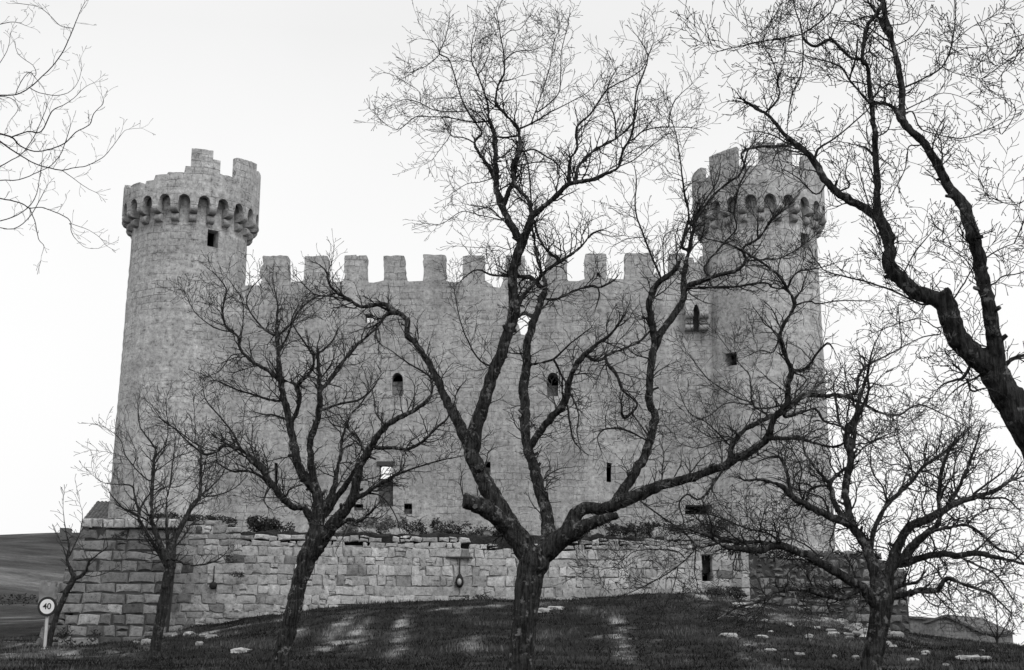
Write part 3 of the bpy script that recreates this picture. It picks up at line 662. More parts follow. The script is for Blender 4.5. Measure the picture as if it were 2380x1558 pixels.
# opening between the two stretches of wall
dn = empty('gate_opening', (X_(1645, 55.6), 55.8, 2), label='small dark hole in the outer wall between the central and right trees', cat='opening')
z0d, z1d = P(1645, 1346, 55.6).z, P(1645, 1288, 55.6).z; xa, xb = X_(1634, 55.6), X_(1659, 55.6)
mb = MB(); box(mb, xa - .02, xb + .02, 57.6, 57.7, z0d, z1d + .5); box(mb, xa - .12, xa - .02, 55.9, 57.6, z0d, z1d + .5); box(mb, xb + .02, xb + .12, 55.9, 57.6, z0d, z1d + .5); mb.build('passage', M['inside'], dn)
mb = MB(); rd = random.Random(2); block(mb, Vector((xa - .2, 55.60, z1d)), Vector((1, 0, 0)), Vector((0, 0, 1)), Vector((0, -1, 0)), xb - xa + .4, .36, 1.5, rd, .55, .03, .05); block(mb, Vector((xa - .3, 55.62, z1d + .37)), Vector((1, 0, 0)), Vector((0, 0, 1)), Vector((0, -1, 0)), xb - xa + .5, .3, 1.0, rd, .5, .04, .06); mb.build('lintel', M['wallstone'], dn)
# terrace fill behind the walls
zt0 = P(800, 1240, 55).z - .1
mb = MB(); gx = np.linspace(X_(205, 54), X_(2095, 57.6), 110); gy = np.linspace(0, 1, 14); nxg = len(gx)
ylo = lambda x: np.interp(x, [qA[0], qB[0], pB[0], rB[0]], [53.0, 53.6, 55.95, 57.3]); V = []
for v in gy:
    for x in gx:
        y = ylo(x) + max(0, (v - 1 / 13) * 13 / 12) * (60.3 - ylo(x)); z = zt0 + .35 * v + .22 * mnoise.noise(Vector((x * .9, y * .9, 0))) + .16 * mnoise.noise(Vector((x * 3, y * 3, 0)))
        if x < X_(420, 54): z = zbt + .25 + .05 * mnoise.noise(Vector((x * 3, y * 3, 0)))
        if x > pB[0]: z = min(z, topr((x - rA[0]) / (rB[0] - rA[0]) * LR) - .3 if x > rA[0] else z)
        V.append((x, y, z - (1.2 if v == 0 else 0)))
mb.add(V, [(j * nxg + i, j * nxg + i + 1, (j + 1) * nxg + i + 1, (j + 1) * nxg + i) for j in range(13) for i in range(nxg - 1)], None, .3)
tag(mb.build('terrace', M['ground'], smooth=True), kind='structure')
print('walls', time.time() - T0)

# ---------------------------------------------------------------- weeds and bushes along the terrace
def leaf_clump(mb, c, rx, ry, rz, n, sz, rd, hang=0):
    for _ in range(n):
        while True:
            a = Vector((rd.uniform(-1, 1), rd.uniform(-1, 1), rd.uniform(-1, 1)))
            if a.length < 1: break
        p = Vector((c[0] + a.x * rx, c[1] + a.y * ry, c[2] + a.z * rz))
        if mnoise.noise(p * 1.7) < .02: continue
        d = Vector((rd.uniform(-1, 1), rd.uniform(-1, 1), rd.uniform(-.4, 1) - hang)).normalized() * sz * rd.uniform(.6, 1.6); s = d.cross(Vector((rd.uniform(-1, 1), rd.uniform(-1, 1), rd.uniform(-1, 1)))).normalized() * sz * .28
        mb.add([p - s, p + s, p + d], [(0, 1, 2)], [(0, 0)] * 3, .4)
rd = random.Random(21)
bushes = [  # px, py, Y, rx, rz, n, label
    (590, 1222, 56.4, .95, .42, 1500, 'dark low bush on the terrace edge, the leftmost one right of the left tower'),
    (640, 1228, 56.4, .9, .38, 1300, 'dark low bush on the terrace directly left of the leaning tree trunk'),
    (845, 1228, 56.2, .9, .35, 1300, 'grey scrubby bush on the terrace just right of the leaning tree trunk'),
    (905, 1214, 56.8, .8, .28, 1000, 'flowering weed clump on the terrace below the blocked doorway'),
    (1020, 1228, 56.4, 1.3, .42, 2000, 'spreading weed clump on the terrace left of the sawn tree stump'),
    (1110, 1240, 55.8, 1.3, .35, 1800, 'dark ivy mat hanging over the wall top left of the central trunk'),
    (1165, 1246, 55.6, .9, .35, 1400, 'dark ivy clump on the wall top touching the central trunk from the left'),
    (1380, 1236, 56.4, 1.5, .30, 1800, 'low dark weeds on the terrace right of the central trunk'),
    (1500, 1232, 56.4, 1.5, .30, 1600, 'low dark weeds on the terrace under the long right limb'),
    (1640, 1226, 56.8, 1.2, .45, 1600, 'dark shrub above the dark wall hole beside the right tower'),
    (395, 1206, 55.2, .9, .22, 900, 'low dark weeds on top of the bastion in front of the left tower'),
    (470, 1208, 55.6, 1.2, .2, 900, 'thin line of weeds at the foot of the left tower'),
    (1790, 1285, 56.4, 1.1, .4, 1200, 'dark shrub growing over the rubble beneath the right tower'),
    (1880, 1372, 54.6, 1.4, .35, 1300, 'dark bramble at the foot of the ruined wall'),
    (1690, 1378, 54.7, .8, .25, 900, 'tuft of weeds beside the dark hole in the outer wall')]
for px, py, Y, rx, rz_, n, lb in bushes:
    c = P(px, py, Y); mb = MB(); leaf_clump(mb, c, rx * 1.15, .5, rz_, int(n * 1.7), .10, rd, hang=.2)
    tag(mb.build('bush', M['dryweed'] if 'flowering' in lb or 'grey' in lb else M['leaf']), lb, 'bush', 'weeds and bushes along the terrace')
# tufts in the wall face
tufts = [(553, 1338, 'small dark weed tuft rooted in the wall above the round lamp'), (540, 1296, 'tiny weed tuft near the wall top left of the leaning tree'), (1070, 1392, 'grass tuft at the wall foot below the oval lantern'), (1120, 1392, 'grass tuft at the wall foot right of the oval lantern'), (275, 1242, 'dark weed under the bastion cornice, the left one'), (345, 1242, 'dark weed under the bastion cornice, the right one')]
for px, py, lb in tufts:
    Y = 53.2 if px > 400 else 52.2
    if px > 1000: Y = 54.2
    c = P(px, py, Y); mb = MB(); leaf_clump(mb, c, .38, .12, .16, 260, .08, rd, hang=0 if px > 1000 else .4)
    tag(mb.build('weed_tuft', M['leaf']), lb, 'weed', 'weeds rooted in the wall')

# ---------------------------------------------------------------- rocks
def rock(c, sx, sy, sz, rd, tone, label, group='loose stones on the slope', name='rock'):
    mb = MB(); V = []; n1, n2 = 8, 5; off = Vector((rd.uniform(0, 99), 0, 0))
    for j in range(n2 + 1):
        ph = math.pi * j / n2
        for i in range(n1):
            a = 2 * math.pi * i / n1; d = Vector((math.cos(a) * math.sin(ph), math.sin(a) * math.sin(ph), math.cos(ph)))
            k = 1 + .45 * mnoise.noise(d * 1.6 + off); d = Vector([math.copysign(abs(q) ** .7, q) for q in d]); V.append((c[0] + d.x * sx * k, c[1] + d.y * sy * k, c[2] + d.z * sz * k))
    mb.add(V, [(j * n1 + i, j * n1 + (i + 1) % n1, (j + 1) * n1 + (i + 1) % n1, (j + 1) * n1 + i) for j in range(n2) for i in range(n1)], None, tone)
    o = mb.build(name, M['rock']); tag(o, label, 'rock', group); return o
rr_ = random.Random(31)
big = [(1260, 1424, .22, 'flat white stone in the grass just right of the central trunk'), (1290, 1418, .2, 'smaller flat white stone beside the path right of the central trunk'), (560, 1518, .2, 'white stone at the bottom edge left of the leaning trunk'),
       (1695, 1483, .2, 'round pale stone low on the slope between the central and right trees'), (1860, 1418, .16, 'pale stone lying below the ruined wall'), (2025, 1433, .28, 'large pale stone at the ruined wall beside the right trunk'), (1770, 1485, .15, 'small pale stone lower on the slope left of the right trunk'),
       (285, 1483, .35, 'flat wedge-shaped stone at the foot of the bastion'), (2050, 1500, .2, 'pale stone below the right trunk fork, mid slope'), (2170, 1475, .2, 'pale slab on the slope right of the right trunk'), (2250, 1535, .2, 'pale slab at the bottom right corner'),
       (1725, 1412, .3, 'flat pale slab by the worn ground near the dark wall hole')]
for px, py, s, lb in big:
    q = on_ground(px, py); rock((q.x, q.y, q.z + s * .15), s * 1.5, s, s * .5, rr_, rr_.uniform(.7, 1), lb)
for k in range(62):
    if k < 30: px, py = rr_.uniform(1700, 2350), 0; py = rr_.uniform(np.interp(px, [1700, 2100, 2350], [1405, 1480, 1510]), 1550)
    elif k < 49: px, py = rr_.uniform(1930, 2095), rr_.uniform(1446, 1490)
    else: px, py = rr_.uniform(240, 500), rr_.uniform(1470, 1500)
    if 2000 < px < 2060 and py > 1500: continue
    q = on_ground(px, py); s = rr_.uniform(.05, .13)
    if k >= 49: s *= 1.7
    elif k >= 30: s *= 1.9
    where = 'at the foot of the bastion' if k >= 49 else ('fallen in the rubble spill by the right trunk' if k >= 30 else 'scattered on the grassy slope below the ruined wall')
    rock((q.x, q.y, q.z + s * .02), s * rr_.uniform(1, 1.6), s, s * .75, rr_, rr_.uniform(.2, .9) if k >= 30 else rr_.uniform(.45, .95), 'small loose stone ' + where, 'small loose stones ' + where)

for k in range(26):
    px = rr_.uniform(800, 1180) if k < 17 else rr_.uniform(1330, 1560); Yk = rr_.uniform(56.2, 57.2); sx_ = rr_.uniform(.10, .26); c = P(px, rr_.uniform(1222, 1244), Yk)
    rock((c.x, c.y, zt0 + .12 + sx_ * .4), sx_ * 1.3, sx_, sx_ * .8, rr_, rr_.uniform(.3, .95), 'rubble stone among the weeds on the terrace ' + ('left' if k < 17 else 'right') + ' of the central trunk', 'rubble stones on the terrace ' + ('left' if k < 17 else 'right') + ' of the central trunk')
# ---------------------------------------------------------------- lamps on the wall
def lathe(mb, c, prof_, axis='Z', n=16):
    V = []
    for (r, z) in prof_:
        for i in range(n):
            a = 2 * math.pi * i / n
            V.append((c[0] + math.cos(a) * r, c[1] + math.sin(a) * r, c[2] + z) if axis == 'Z' else (c[0] + math.cos(a) * r, c[1] - z, c[2] + math.sin(a) * r))
    m = len(prof_); mb.add(V, [(j * n + i, j * n + (i + 1) % n, (j + 1) * n + (i + 1) % n, (j + 1) * n + i) for j in range(m - 1) for i in range(n)] + [tuple(range(n))[::-1], tuple(range((m - 1) * n, m * n))])
def wy(px): return Yat(s_of(px)) - .12
c = P(1068, 1350, wy(1068) - .06); u = wy(1068) / F
la = empty('wall_lantern', c, label='oval dark lantern with a pale globe hanging from a vertical cable on the outer wall', cat='lantern')
mb = MB(); V = []
n = 20
for (sx, sz, yy) in ((.15, .26, .05), (.16, .27, -.02), (.13, .24, -.1), (.10, .2, -.12)):
    for i in range(n): a = 2 * math.pi * i / n; V.append((c.x + math.cos(a) * sx * (1 - .25 * math.sin(a)), c.y + yy, c.z + math.sin(a) * sz))
mb.add(V, [(j * n + i, j * n + (i + 1) % n, (j + 1) * n + (i + 1) % n, (j + 1) * n + i) for j in range(3) for i in range(n)] + [tuple(range(n))[::-1], tuple(range(3 * n, 4 * n))]); mb.build('housing', M['metal'], la, smooth=True)
mb = MB(); V = []
for j in range(7):
    ph = math.pi / 2 * j / 6
    for i in range(n): a = 2 * math.pi * i / n; V.append((c.x + math.cos(a) * .085 * math.cos(ph), c.y - .12 - .09 * math.sin(ph), c.z - .05 + math.sin(a) * .13 * math.cos(ph)))
mb.add(V, [(j * n + i, j * n + (i + 1) % n, (j + 1) * n + (i + 1) % n, (j + 1) * n + i) for j in range(6) for i in range(n)]); mb.build('globe', M['glass'], la, smooth=True)
mb = MB(); zt = P(1068, 1297, wy(1068)).z; lathe(mb, (c.x, c.y + .03, 0), [(.022, c.z + .2), (.022, zt)], n=8); mb.build('cable', M['metal'], la)
mb = MB(); box(mb, c.x - .55, c.x + .5, c.y - .0, c.y + .12, zt - .02, zt + .05); mb.build('ledge', M['darkmortar'], la)
c = P(495, 1361, wy(495) - .06)
lb = empty('wall_lamp', c, label='small round black lamp on a vertical conduit on the left part of the outer wall', cat='lamp')
mb = MB(); lathe(mb, c, [(.14, -.1), (.14, .02), (.11, .1), (.03, .12)], 'Y', 20); mb.build('housing', M['metal'], lb)
mb = MB(); lathe(mb, (c.x + .01, c.y + .02, 0), [(.025, c.z + .1), (.02, P(495, 1316, wy(495)).z)], n=8); mb.build('conduit', M['metal'], lb)

# ---------------------------------------------------------------- road sign
ys_ = 45.5; c = P(110, 1410, ys_); b = P(102, 1507, ys_); b.z = gz(b.x, b.y) - .05
sg = empty('speed_sign', b, label='round speed limit sign reading 40 on a pale post at the lower left', cat='road sign')
mb = MB(); lathe(mb, (c.x, c.y, c.z), [(.31, -.03), (.315, -.015), (.315, .01), (.305, .018)], 'Y', 40); mb.build('rim', M['ring'], sg)
mb = MB(); lathe(mb, (c.x, c.y - .012, c.z), [(.235, 0), (.235, .012)], 'Y', 40); mb.build('face', M['white'], sg)
fc = bpy.data.curves.new('number', 'FONT'); fc.body = '40'; fc.size = .27; fc.align_x = 'CENTER'; fc.align_y = 'CENTER'; fc.extrude = .002; fc.offset = .004; fc.materials.append(M['ring'])
fo_ = bpy.data.objects.new('number_curve', fc); COL.objects.link(fo_); bpy.context.view_layer.update(); nm_ = bpy.data.meshes.new_from_object(fo_.evaluated_get(bpy.context.evaluated_depsgraph_get())); bpy.data.objects.remove(fo_); fo = bpy.data.objects.new('number', nm_); COL.objects.link(fo); fo.parent = sg; fo.location = Vector((c.x, c.y - .031, c.z)) - b; fo.rotation_euler = (math.pi / 2, 0, 0)
mb = MB(); top_ = Vector((c.x, c.y + .05, c.z)); d = b - top_; wv = .042
V = [top_ + Vector((-wv, 0, .1)), top_ + Vector((wv, 0, .1)), top_ + Vector((wv, .05, .1)), top_ + Vector((-wv, .05, .1))]; V += [b + Vector((-wv, 0.05, 0)), b + Vector((wv, 0.05, 0)), b + Vector((wv, .1, 0)), b + Vector((-wv, .1, 0))]
mb.add(V, [(0, 1, 5, 4), (1, 2, 6, 5), (2, 3, 7, 6), (3, 0, 4, 7), (3, 2, 1, 0), (4, 5, 6, 7)]); mb.build('post', M['post'], sg)
mb = MB(); lathe(mb, (b.x, b.y + .07, b.z), [(.16, .02), (.14, .1), (.08, .12)], n=10); mb.build('footing', M['plaster'], sg)

# ---------------------------------------------------------------- houses
hl = empty('tiled_house', P(232, 1200, 68), label='low stone house with a pantiled roof and whitewashed corner, left of the left tower', cat='house')
e0, e1, r0, r1 = P(191, 1210, 66), P(290, 1212, 66), P(224, 1168, 70), P(330, 1168, 70)
mb = MB(); n = 120; V = []
for j in range(13):
    v = j / 12
    for i in range(n + 1):
        u_ = i / n; p = e0.lerp(e1, u_).lerp(r0.lerp(r1, u_), v); p.z += .05 * abs(math.sin(u_ * math.pi * 12)) + .03 * (1 - (j % 2)); V.append(p)
mb.add(V, [(j * (n + 1) + i, j * (n + 1) + i + 1, (j + 1) * (n + 1) + i + 1, (j + 1) * (n + 1) + i) for j in range(12) for i in range(n)]); mb.build('roof', M['tile'], hl)
mb = MB(); zb_ = 3.; V = [(e0.x, e0.y + .1, zb_), (e1.x, e1.y + .1, zb_), (e1.x, e1.y + .1, e1.z - .03), (e0.x + .05, e0.y + .1, e0.z - .03), (r0.x, r0.y, zb_), (r0.x, r0.y, r0.z - .05), (r1.x, r1.y, zb_), (r1.x, r1.y, r1.z - .05)]
mb.add(V, [(0, 1, 2, 3), (0, 3, 5, 4), (4, 5, 7, 6), (1, 6, 7, 2)]); mb.build('wall', M['castle'], hl)
mb = MB(); box(mb, e0.x - .02, e0.x + .28, e0.y - .02, e0.y + .3, zb_, e0.z - .06); mb.build('whitewashed_corner', M['plaster'], hl)
def barn(pts_front, depth, name, label, rm='tile'):
    o = P(*pts_front[0]); e = empty(name, o, label=label, cat='barn'); F_ = [P(*q) for q in pts_front]      # eaveL, ridge, eaveR
    mb = MB(); zb_ = min(q.z for q in F_) - 4; a, r, c_ = F_; ex = Vector((.6, 1, 0)).normalized() * depth
    outl = [Vector((a.x, a.y, zb_)), Vector((c_.x, c_.y, zb_)), c_, r, a]; V = outl + [q + ex for q in outl]
    mb.add(V, [(0, 1, 2, 3, 4), (9, 8, 7, 6, 5), (1, 6, 7, 2), (5, 0, 4, 9)], None, .5); mb.build('wall', M['barn'], e)
    mb = MB()
    for p, q in ((a, r), (r, c_)):
        d = (q - p).normalized(); p2, q2 = p - d * .15 if p is a else p, q + d * .15 if q is c_ else q
        up = Vector((0, 0, .14)); fr = Vector((-.1, -.15, 0)); V = [p2 + fr, q2 + fr, q2 + ex, p2 + ex]; V = [v + Vector((0, 0, .004)) for v in V] + [v + up for v in V]
        mb.add(V, [(3, 2, 1, 0), (4, 5, 6, 7), (0, 1, 5, 4), (1, 2, 6, 5), (2, 3, 7, 6), (3, 0, 4, 7)])
    mb.build('roof', M[rm], e)
barn([(2150, 1450, 84), (2200, 1434, 84), (2280, 1470, 84)], 9, 'stone_barn', 'grey stone barn with a low gable beyond the slope at the lower right')
barn([(2060, 1446, 92), (2100, 1436, 92), (2172, 1442, 92)], 7, 'farm_shed', 'low long shed roof between the ruined wall and the gabled barn')
mb = MB(); q = P(148, 1240, 330); box(mb, q.x - 1, q.x + 1, 330, 333, q.z - 1.5, q.z + 1.3); tag(mb.build('field_hut', M['tile']), 'tiny dark hut on the skyline of the far left hill', 'hut')
rv = empty('ruined_pale_wall', P(108, 1385, 80), label='short broken whitewashed wall in the field behind the speed sign', cat='wall')
mb = MB(); pl = [P(90, 1390, 80), P(126, 1392, 80)]; q0, q1 = pl; tz = [P(x, y, 80).z for x, y in ((90, 1352), (100, 1350), (104, 1366), (112, 1364), (114, 1352), (126, 1351))]
prism(mb, rough([(q0.x, q0.z - .4), (q1.x, q1.z - .4), (q1.x, tz[5]), (q0.x + .62, tz[4]), (q0.x + .55, tz[3]), (q0.x + .35, tz[2]), (q0.x + .25, tz[1]), (q0.x, tz[0])], .15, .02), [], 80, 80.4); mb.build('wall', M['oldlime'], rv)
# low dark hedges in the left field
for k, (px, py, Y, rx, rz_, lb) in enumerate([(60, 1395, 90, 4, .35, 'low dark bank of weeds along the road in the left field'), (170, 1480, 48.2, 1.0, .35, 'dark weeds between the speed sign and the bastion')]):
    c = P(px, py, Y); mb = MB(); leaf_clump(mb, c, rx, rx * .4, rz_, 900, .10 * Y / 50, rd); tag(mb.build('hedge', M['leaf']), lb, 'hedge')
print('things', time.time() - T0)

# ---------------------------------------------------------------- trees
CR = dict(A=(857, 0, .4), B=(1601, 0, .4), C=(1601, 545.3, .35), D=(389.5, 623.2, .4), E=(1012.8, 623.2, .4), F=(155.8, 857, .35), G=(0, 0, .4), H=(0, 1090.7, .3), I=(467.4, 1051.7, .325), J=(1012.8, 1051.7, .325), K=(1636, 1051.7, .325), Q=(1519.2, 296, .3101), Z=(0, 0, 1))
def frame_for(d):
    u = d.cross(Vector((0, 1, .2))); u = u if u.length > .05 else d.cross(Vector((1, 0, 0))); u.normalize(); return u, d.cross(u).normalized()
class Tubes:
    def __init__(s): s.v = []; s.f = []
    def tube(s, pts, rad, n=3, cap=True):
        base = len(s.v); m = len(pts); cs = [(math.cos(2 * math.pi * k / n), math.sin(2 * math.pi * k / n)) for k in range(n)]
        d = (pts[1] - pts[0]).normalized(); u, v = frame_for(d)
        for i, (p, r) in enumerate(zip(pts, rad)):
            if n > 3 and 0 < i:
                dn_ = (pts[min(i + 1, m - 1)] - pts[i - 1]); dn_.normalize(); u = u - dn_ * u.dot(dn_); u.normalize(); v = dn_.cross(u)
            for a, b in cs: s.v.append((p.x + (u.x * a + v.x * b) * r, p.y + (u.y * a + v.y * b) * r, p.z + (u.z * a + v.z * b) * r))
        for i in range(m - 1):
            o = base + i * n
            for k in range(n): k2 = (k + 1) % n; s.f.append((o + k, o + k2, o + n + k2, o + n + k))
        if cap: s.f.append(tuple(range(base, base + n))[::-1]); s.f.append(tuple(range(base + (m - 1) * n, base + m * n)))
    def build(s, name, mt, parent, smooth=False):
        mb = MB(); mb.v = s.v; mb.f = s.f; mb.uv = [(0, 0)] * len(s.v); mb.c = [.5] * len(s.v); return mb.build(name, mt, parent, smooth)

def catmull(pts, rad, k=4):
    P_, R_ = [], []
    n = len(pts)
    for i in range(n - 1):
        p0, p1, p2, p3 = pts[max(0, i - 1)], pts[i], pts[i + 1], pts[min(n - 1, i + 2)]
        for q in range(k):
            t = q / k; t2, t3 = t * t, t ** 3
            P_.append((p1 * 2 + (p2 - p0) * t + (p0 * 2 - p1 * 5 + p2 * 4 - p3) * t2 + (p1 * 3 - p0 - p2 * 3 + p3) * t3) * .5); R_.append(rad[i] + (rad[i + 1] - rad[i]) * t)
    P_.append(pts[-1]); R_.append(rad[-1]); return P_, R_

UP = Vector((0, 0, 1))
def rand_perp(d, rd):
    while True:
        v = Vector((rd.gauss(0, 1), rd.gauss(0, 1), rd.gauss(0, 1))); v = v - d * v.dot(d)
        if v.length > .1: return v.normalized()
def grow(T, p, d, length, r, level, rd, S):
    step = S['step']; n = max(3, int(length / step)); st = length / n; pts = [p.copy()]; rad = [r]; kids = []
    side = rand_perp(d, rd); drift = rand_perp(d, rd) * .10
    for i in range(n):
        kink = S['kink'] * (1 if level < 2 else 1.25)
        d = d + rand_perp(d, rd) * kink * rd.random() + UP * S['up'] + drift; d.normalize()
        p = p + d * st; pts.append(p.copy()); t = (i + 1) / n; rad.append(r * (1 - .62 * t))
        if level < S['levels'] and i < n and rd.random() < S['branch'][level]:
            side = (-side + rand_perp(d, rd) * .7); side = (side - d * side.dot(d)); side.normalize()
            a = rd.uniform(.6, 1.05); kids.append((p.copy(), (d * math.cos(a) + side * math.sin(a)).normalized(), length * rd.uniform(.35, .62) * (1 - .45 * t), rad[-1] * .75, level + 1))
    rad[-1] = max(rad[-1], S['rmin'] * .8)
    rad = [max(q, S['rmin']) for q in rad]; rad[-1] = S['rmin'] * 1.7; rad[-2] = max(rad[-2], S['rmin'] * 1.15)
    T.tube(pts, rad, 3, cap=False)
    for k in kids:
        if k[2] > S['step'] * 1.3: grow(T, k[0], k[1], k[2], k[3], k[4], rd, S)

def tree(name, label, Y0, limbs, seed, slopes=.45, dens=1.0, tw=(35, 115), vox=.02, rmin_px=.62, base=None, gnd=True, kinds=('bark', 'twig'), wmax_tw=70, habit=(.42, .05), wscale=1.0):
    """limbs: (crop, [(x, y, width)...]) in order, trunk first; each later limb springs from the nearest point already built"""
    rd = random.Random(seed); U = Y0 / F                      # metres per unit at the tree
    nodes = []; T = Tubes(); Ws = []; B = Tubes(); built = []
    for li, item in enumerate(limbs):
        cr, pl = item[0], item[1]; fixed = item[2] if len(item) > 2 else None
        x0, y0, s = CR[cr]; pp = [(x0 + a * s, y0 + b * s, c * s * wscale) for a, b, c in pl]
        if li == 0: y = Y0; ys_l = [Y0] * len(pp)
        else:
            # nearest node of the tree in the traced view gives the depth at the fork
            best = min(nodes, key=lambda q: (q[0] - pp[0][0]) ** 2 + (q[1] - pp[0][1]) ** 2); yb = best[2]
            k = fixed if fixed is not None else rd.uniform(-slopes, slopes)
            dist = math.hypot(best[0] - pp[0][0], best[1] - pp[0][1])
            if dist > 3: pp = [(best[0], best[1], pp[0][2])] + pp
            ys_l = [yb]; cum = 0
            for a, b in zip(pp[:-1], pp[1:]):
                seg = math.hypot(b[0] - a[0], b[1] - a[1]) * U; cum += seg
                k2 = k * (1 - .25 * min(1, cum / 3)) ; ys_l.append(ys_l[-1] + k2 * seg + rd.uniform(-.06, .06) * min(1., seg))
        pts = [P(a, b, y) for (a, b, c), y in zip(pp, ys_l)]; rad = [c * y / F / 2 for (a, b, c), y in zip(pp, ys_l)]
        if li == 0 and gnd:
            g = gz(pts[0].x, pts[0].y); q = pts[0].copy()
            if q.z > g: pts.insert(0, Vector((q.x, q.y, g - .3))); rad.insert(0, rad[0] * 1.25); pp.insert(0, pp[0]); ys_l.insert(0, ys_l[0])
        sp_, sr = catmull(pts, rad, 4)
        # small irregularities
        for i in range(1, len(sp_) - 1):
            am = min(.018, sr[i] * .3) + .5 * U; sp_[i] = sp_[i] + Vector((rd.uniform(-1, 1), rd.uniform(-1, 1), rd.uniform(-1, 1))) * am * .55; sr[i] *= rd.uniform(.975, 1.03)
        for (a, b, c), y in zip(pp, ys_l): nodes.append((a, b, y))
        for i in range(len(pp) - 1):
            for q in (.33, .66): nodes.append((pp[i][0] + (pp[i + 1][0] - pp[i][0]) * q, pp[i][1] + (pp[i + 1][1] - pp[i][1]) * q, ys_l[i] + (ys_l[i + 1] - ys_l[i]) * q))
        built.append((sp_, sr))
        th_ = vox * 1.25
        k_big = 0
        while k_big < len(sr) and sr[k_big] > th_: k_big += 1
        if k_big >= 2: B.tube(sp_[:k_big + 1] if k_big < len(sr) else sp_, sr[:k_big + 1] if k_big < len(sr) else sr, 12)
        if k_big < len(sr) - 1:
            W = Tubes(); Ws.append(W); W.tube(sp_[max(0, k_big - 1):], [max(q, rmin_px * U) for q in sr[max(0, k_big - 1):]], 6, cap=True)
    S = dict(kink=habit[0], step=9 * U, up=habit[1], levels=3, branch=(.74, .62, .4), rmin=rmin_px * U)
    S['branch'] = tuple(b * min(1.15, dens ** .5) for b in S['branch'])
    for li, (sp_, sr) in enumerate(built):
        cum = rd.uniform(0, 20) * U; nxt = cum
        L_ = 0; tot = sum((b - a).length for a, b in zip(sp_[:-1], sp_[1:]))
        for i in range(len(sp_) - 1):
            seg = (sp_[i + 1] - sp_[i]); sl_ = seg.length
            if sl_ < 1e-5: continue
            d = seg / sl_
            wpx = 2 * sr[i] / U
            while nxt < L_ + sl_:
                p = sp_[i] + seg * ((nxt - L_) / sl_)
                gap = (13 if wpx < 12 else (24 if wpx < 30 else 48)) / dens
                nxt += gap * U * rd.uniform(.5, 1.5)
                if wpx > wmax_tw: continue
                if li == 0: continue
                a = rd.uniform(.5, 1.2); side = rand_perp(d, rd); dd = (d * math.cos(a) + side * math.sin(a) + UP * .15).normalized()
                ln = rd.uniform(*tw) * U * (1 if wpx < 30 else .85); r0_ = min(sr[i] * .5, (1.0 + ln / U / 75) * U)
                grow(T, p, dd, ln, max(r0_, rmin_px * U), 0 if ln > 75 * U else 1, rd, S)
            L_ += sl_
        # stubs of broken and sawn twigs
        if li > 0:
            for _ in range(int(tot / U / 90)):
                i = rd.randrange(1, len(sp_) - 1); w_ = 2 * sr[i] / U
                if w_ > 45 or w_ < 5: continue
                dd = ((sp_[i + 1] - sp_[i]).normalized() * .5 + rand_perp((sp_[i + 1] - sp_[i]).normalized(), rd)).normalized(); ln = sr[i] + rd.uniform(5, 16) * U; q = sp_[i] + dd * ln * .5 + rand_perp(dd, rd) * U * 1.5
                T.tube([sp_[i], q, sp_[i] + dd * ln + rand_perp(dd, rd) * U * 2], [sr[i] * .5, sr[i] * .36, max(sr[i] * .28, rmin_px * U)], 5)
        # ends continue as a spray
        if li > 0 and 2 * sr[-1] / U < 9:
            d = (sp_[-1] - sp_[-3]).normalized()
            for q in range(2): grow(T, sp_[-1], (d + rand_perp(d, rd) * .35).normalized(), rd.uniform(30, 60) * U, sr[-1] * .8, 1, rd, S)
    b0 = built[0][0][0]; root = empty(name, (b0.x, b0.y, gz(b0.x, b0.y)), label=label, cat='tree', group='bare trees in front of the castle' if group_trees else None)
    ob = B.build('trunk', M[kinds[0]], root, True)
    md = ob.modifiers.new('fuse', 'REMESH'); md.mode = 'VOXEL'; md.voxel_size = vox; md.use_smooth_shade = True
    sm = ob.modifiers.new('smooth', 'SMOOTH'); sm.iterations = 2; sm.factor = .5
    for nm_, sz_, st_ in (('knots', .16, .030), ('bark_plates', .035, .016)):
        tx = bpy.data.textures.get(nm_) or bpy.data.textures.new(nm_, 'CLOUDS'); tx.noise_scale = sz_; tx.noise_depth = 2
        dp = ob.modifiers.new(nm_, 'DISPLACE'); dp.texture = tx; dp.strength = st_ * min(1.6, Y0 / 20); dp.mid_level = .5; dp.texture_coords = 'LOCAL'
    for W in Ws: W.build('branch', M[kinds[0]], root, True)
    T.build('crown', M[kinds[1]], root)
    print(name, len(T.v), len(B.v), round(time.time() - T0, 1))
    return root
group_trees = True

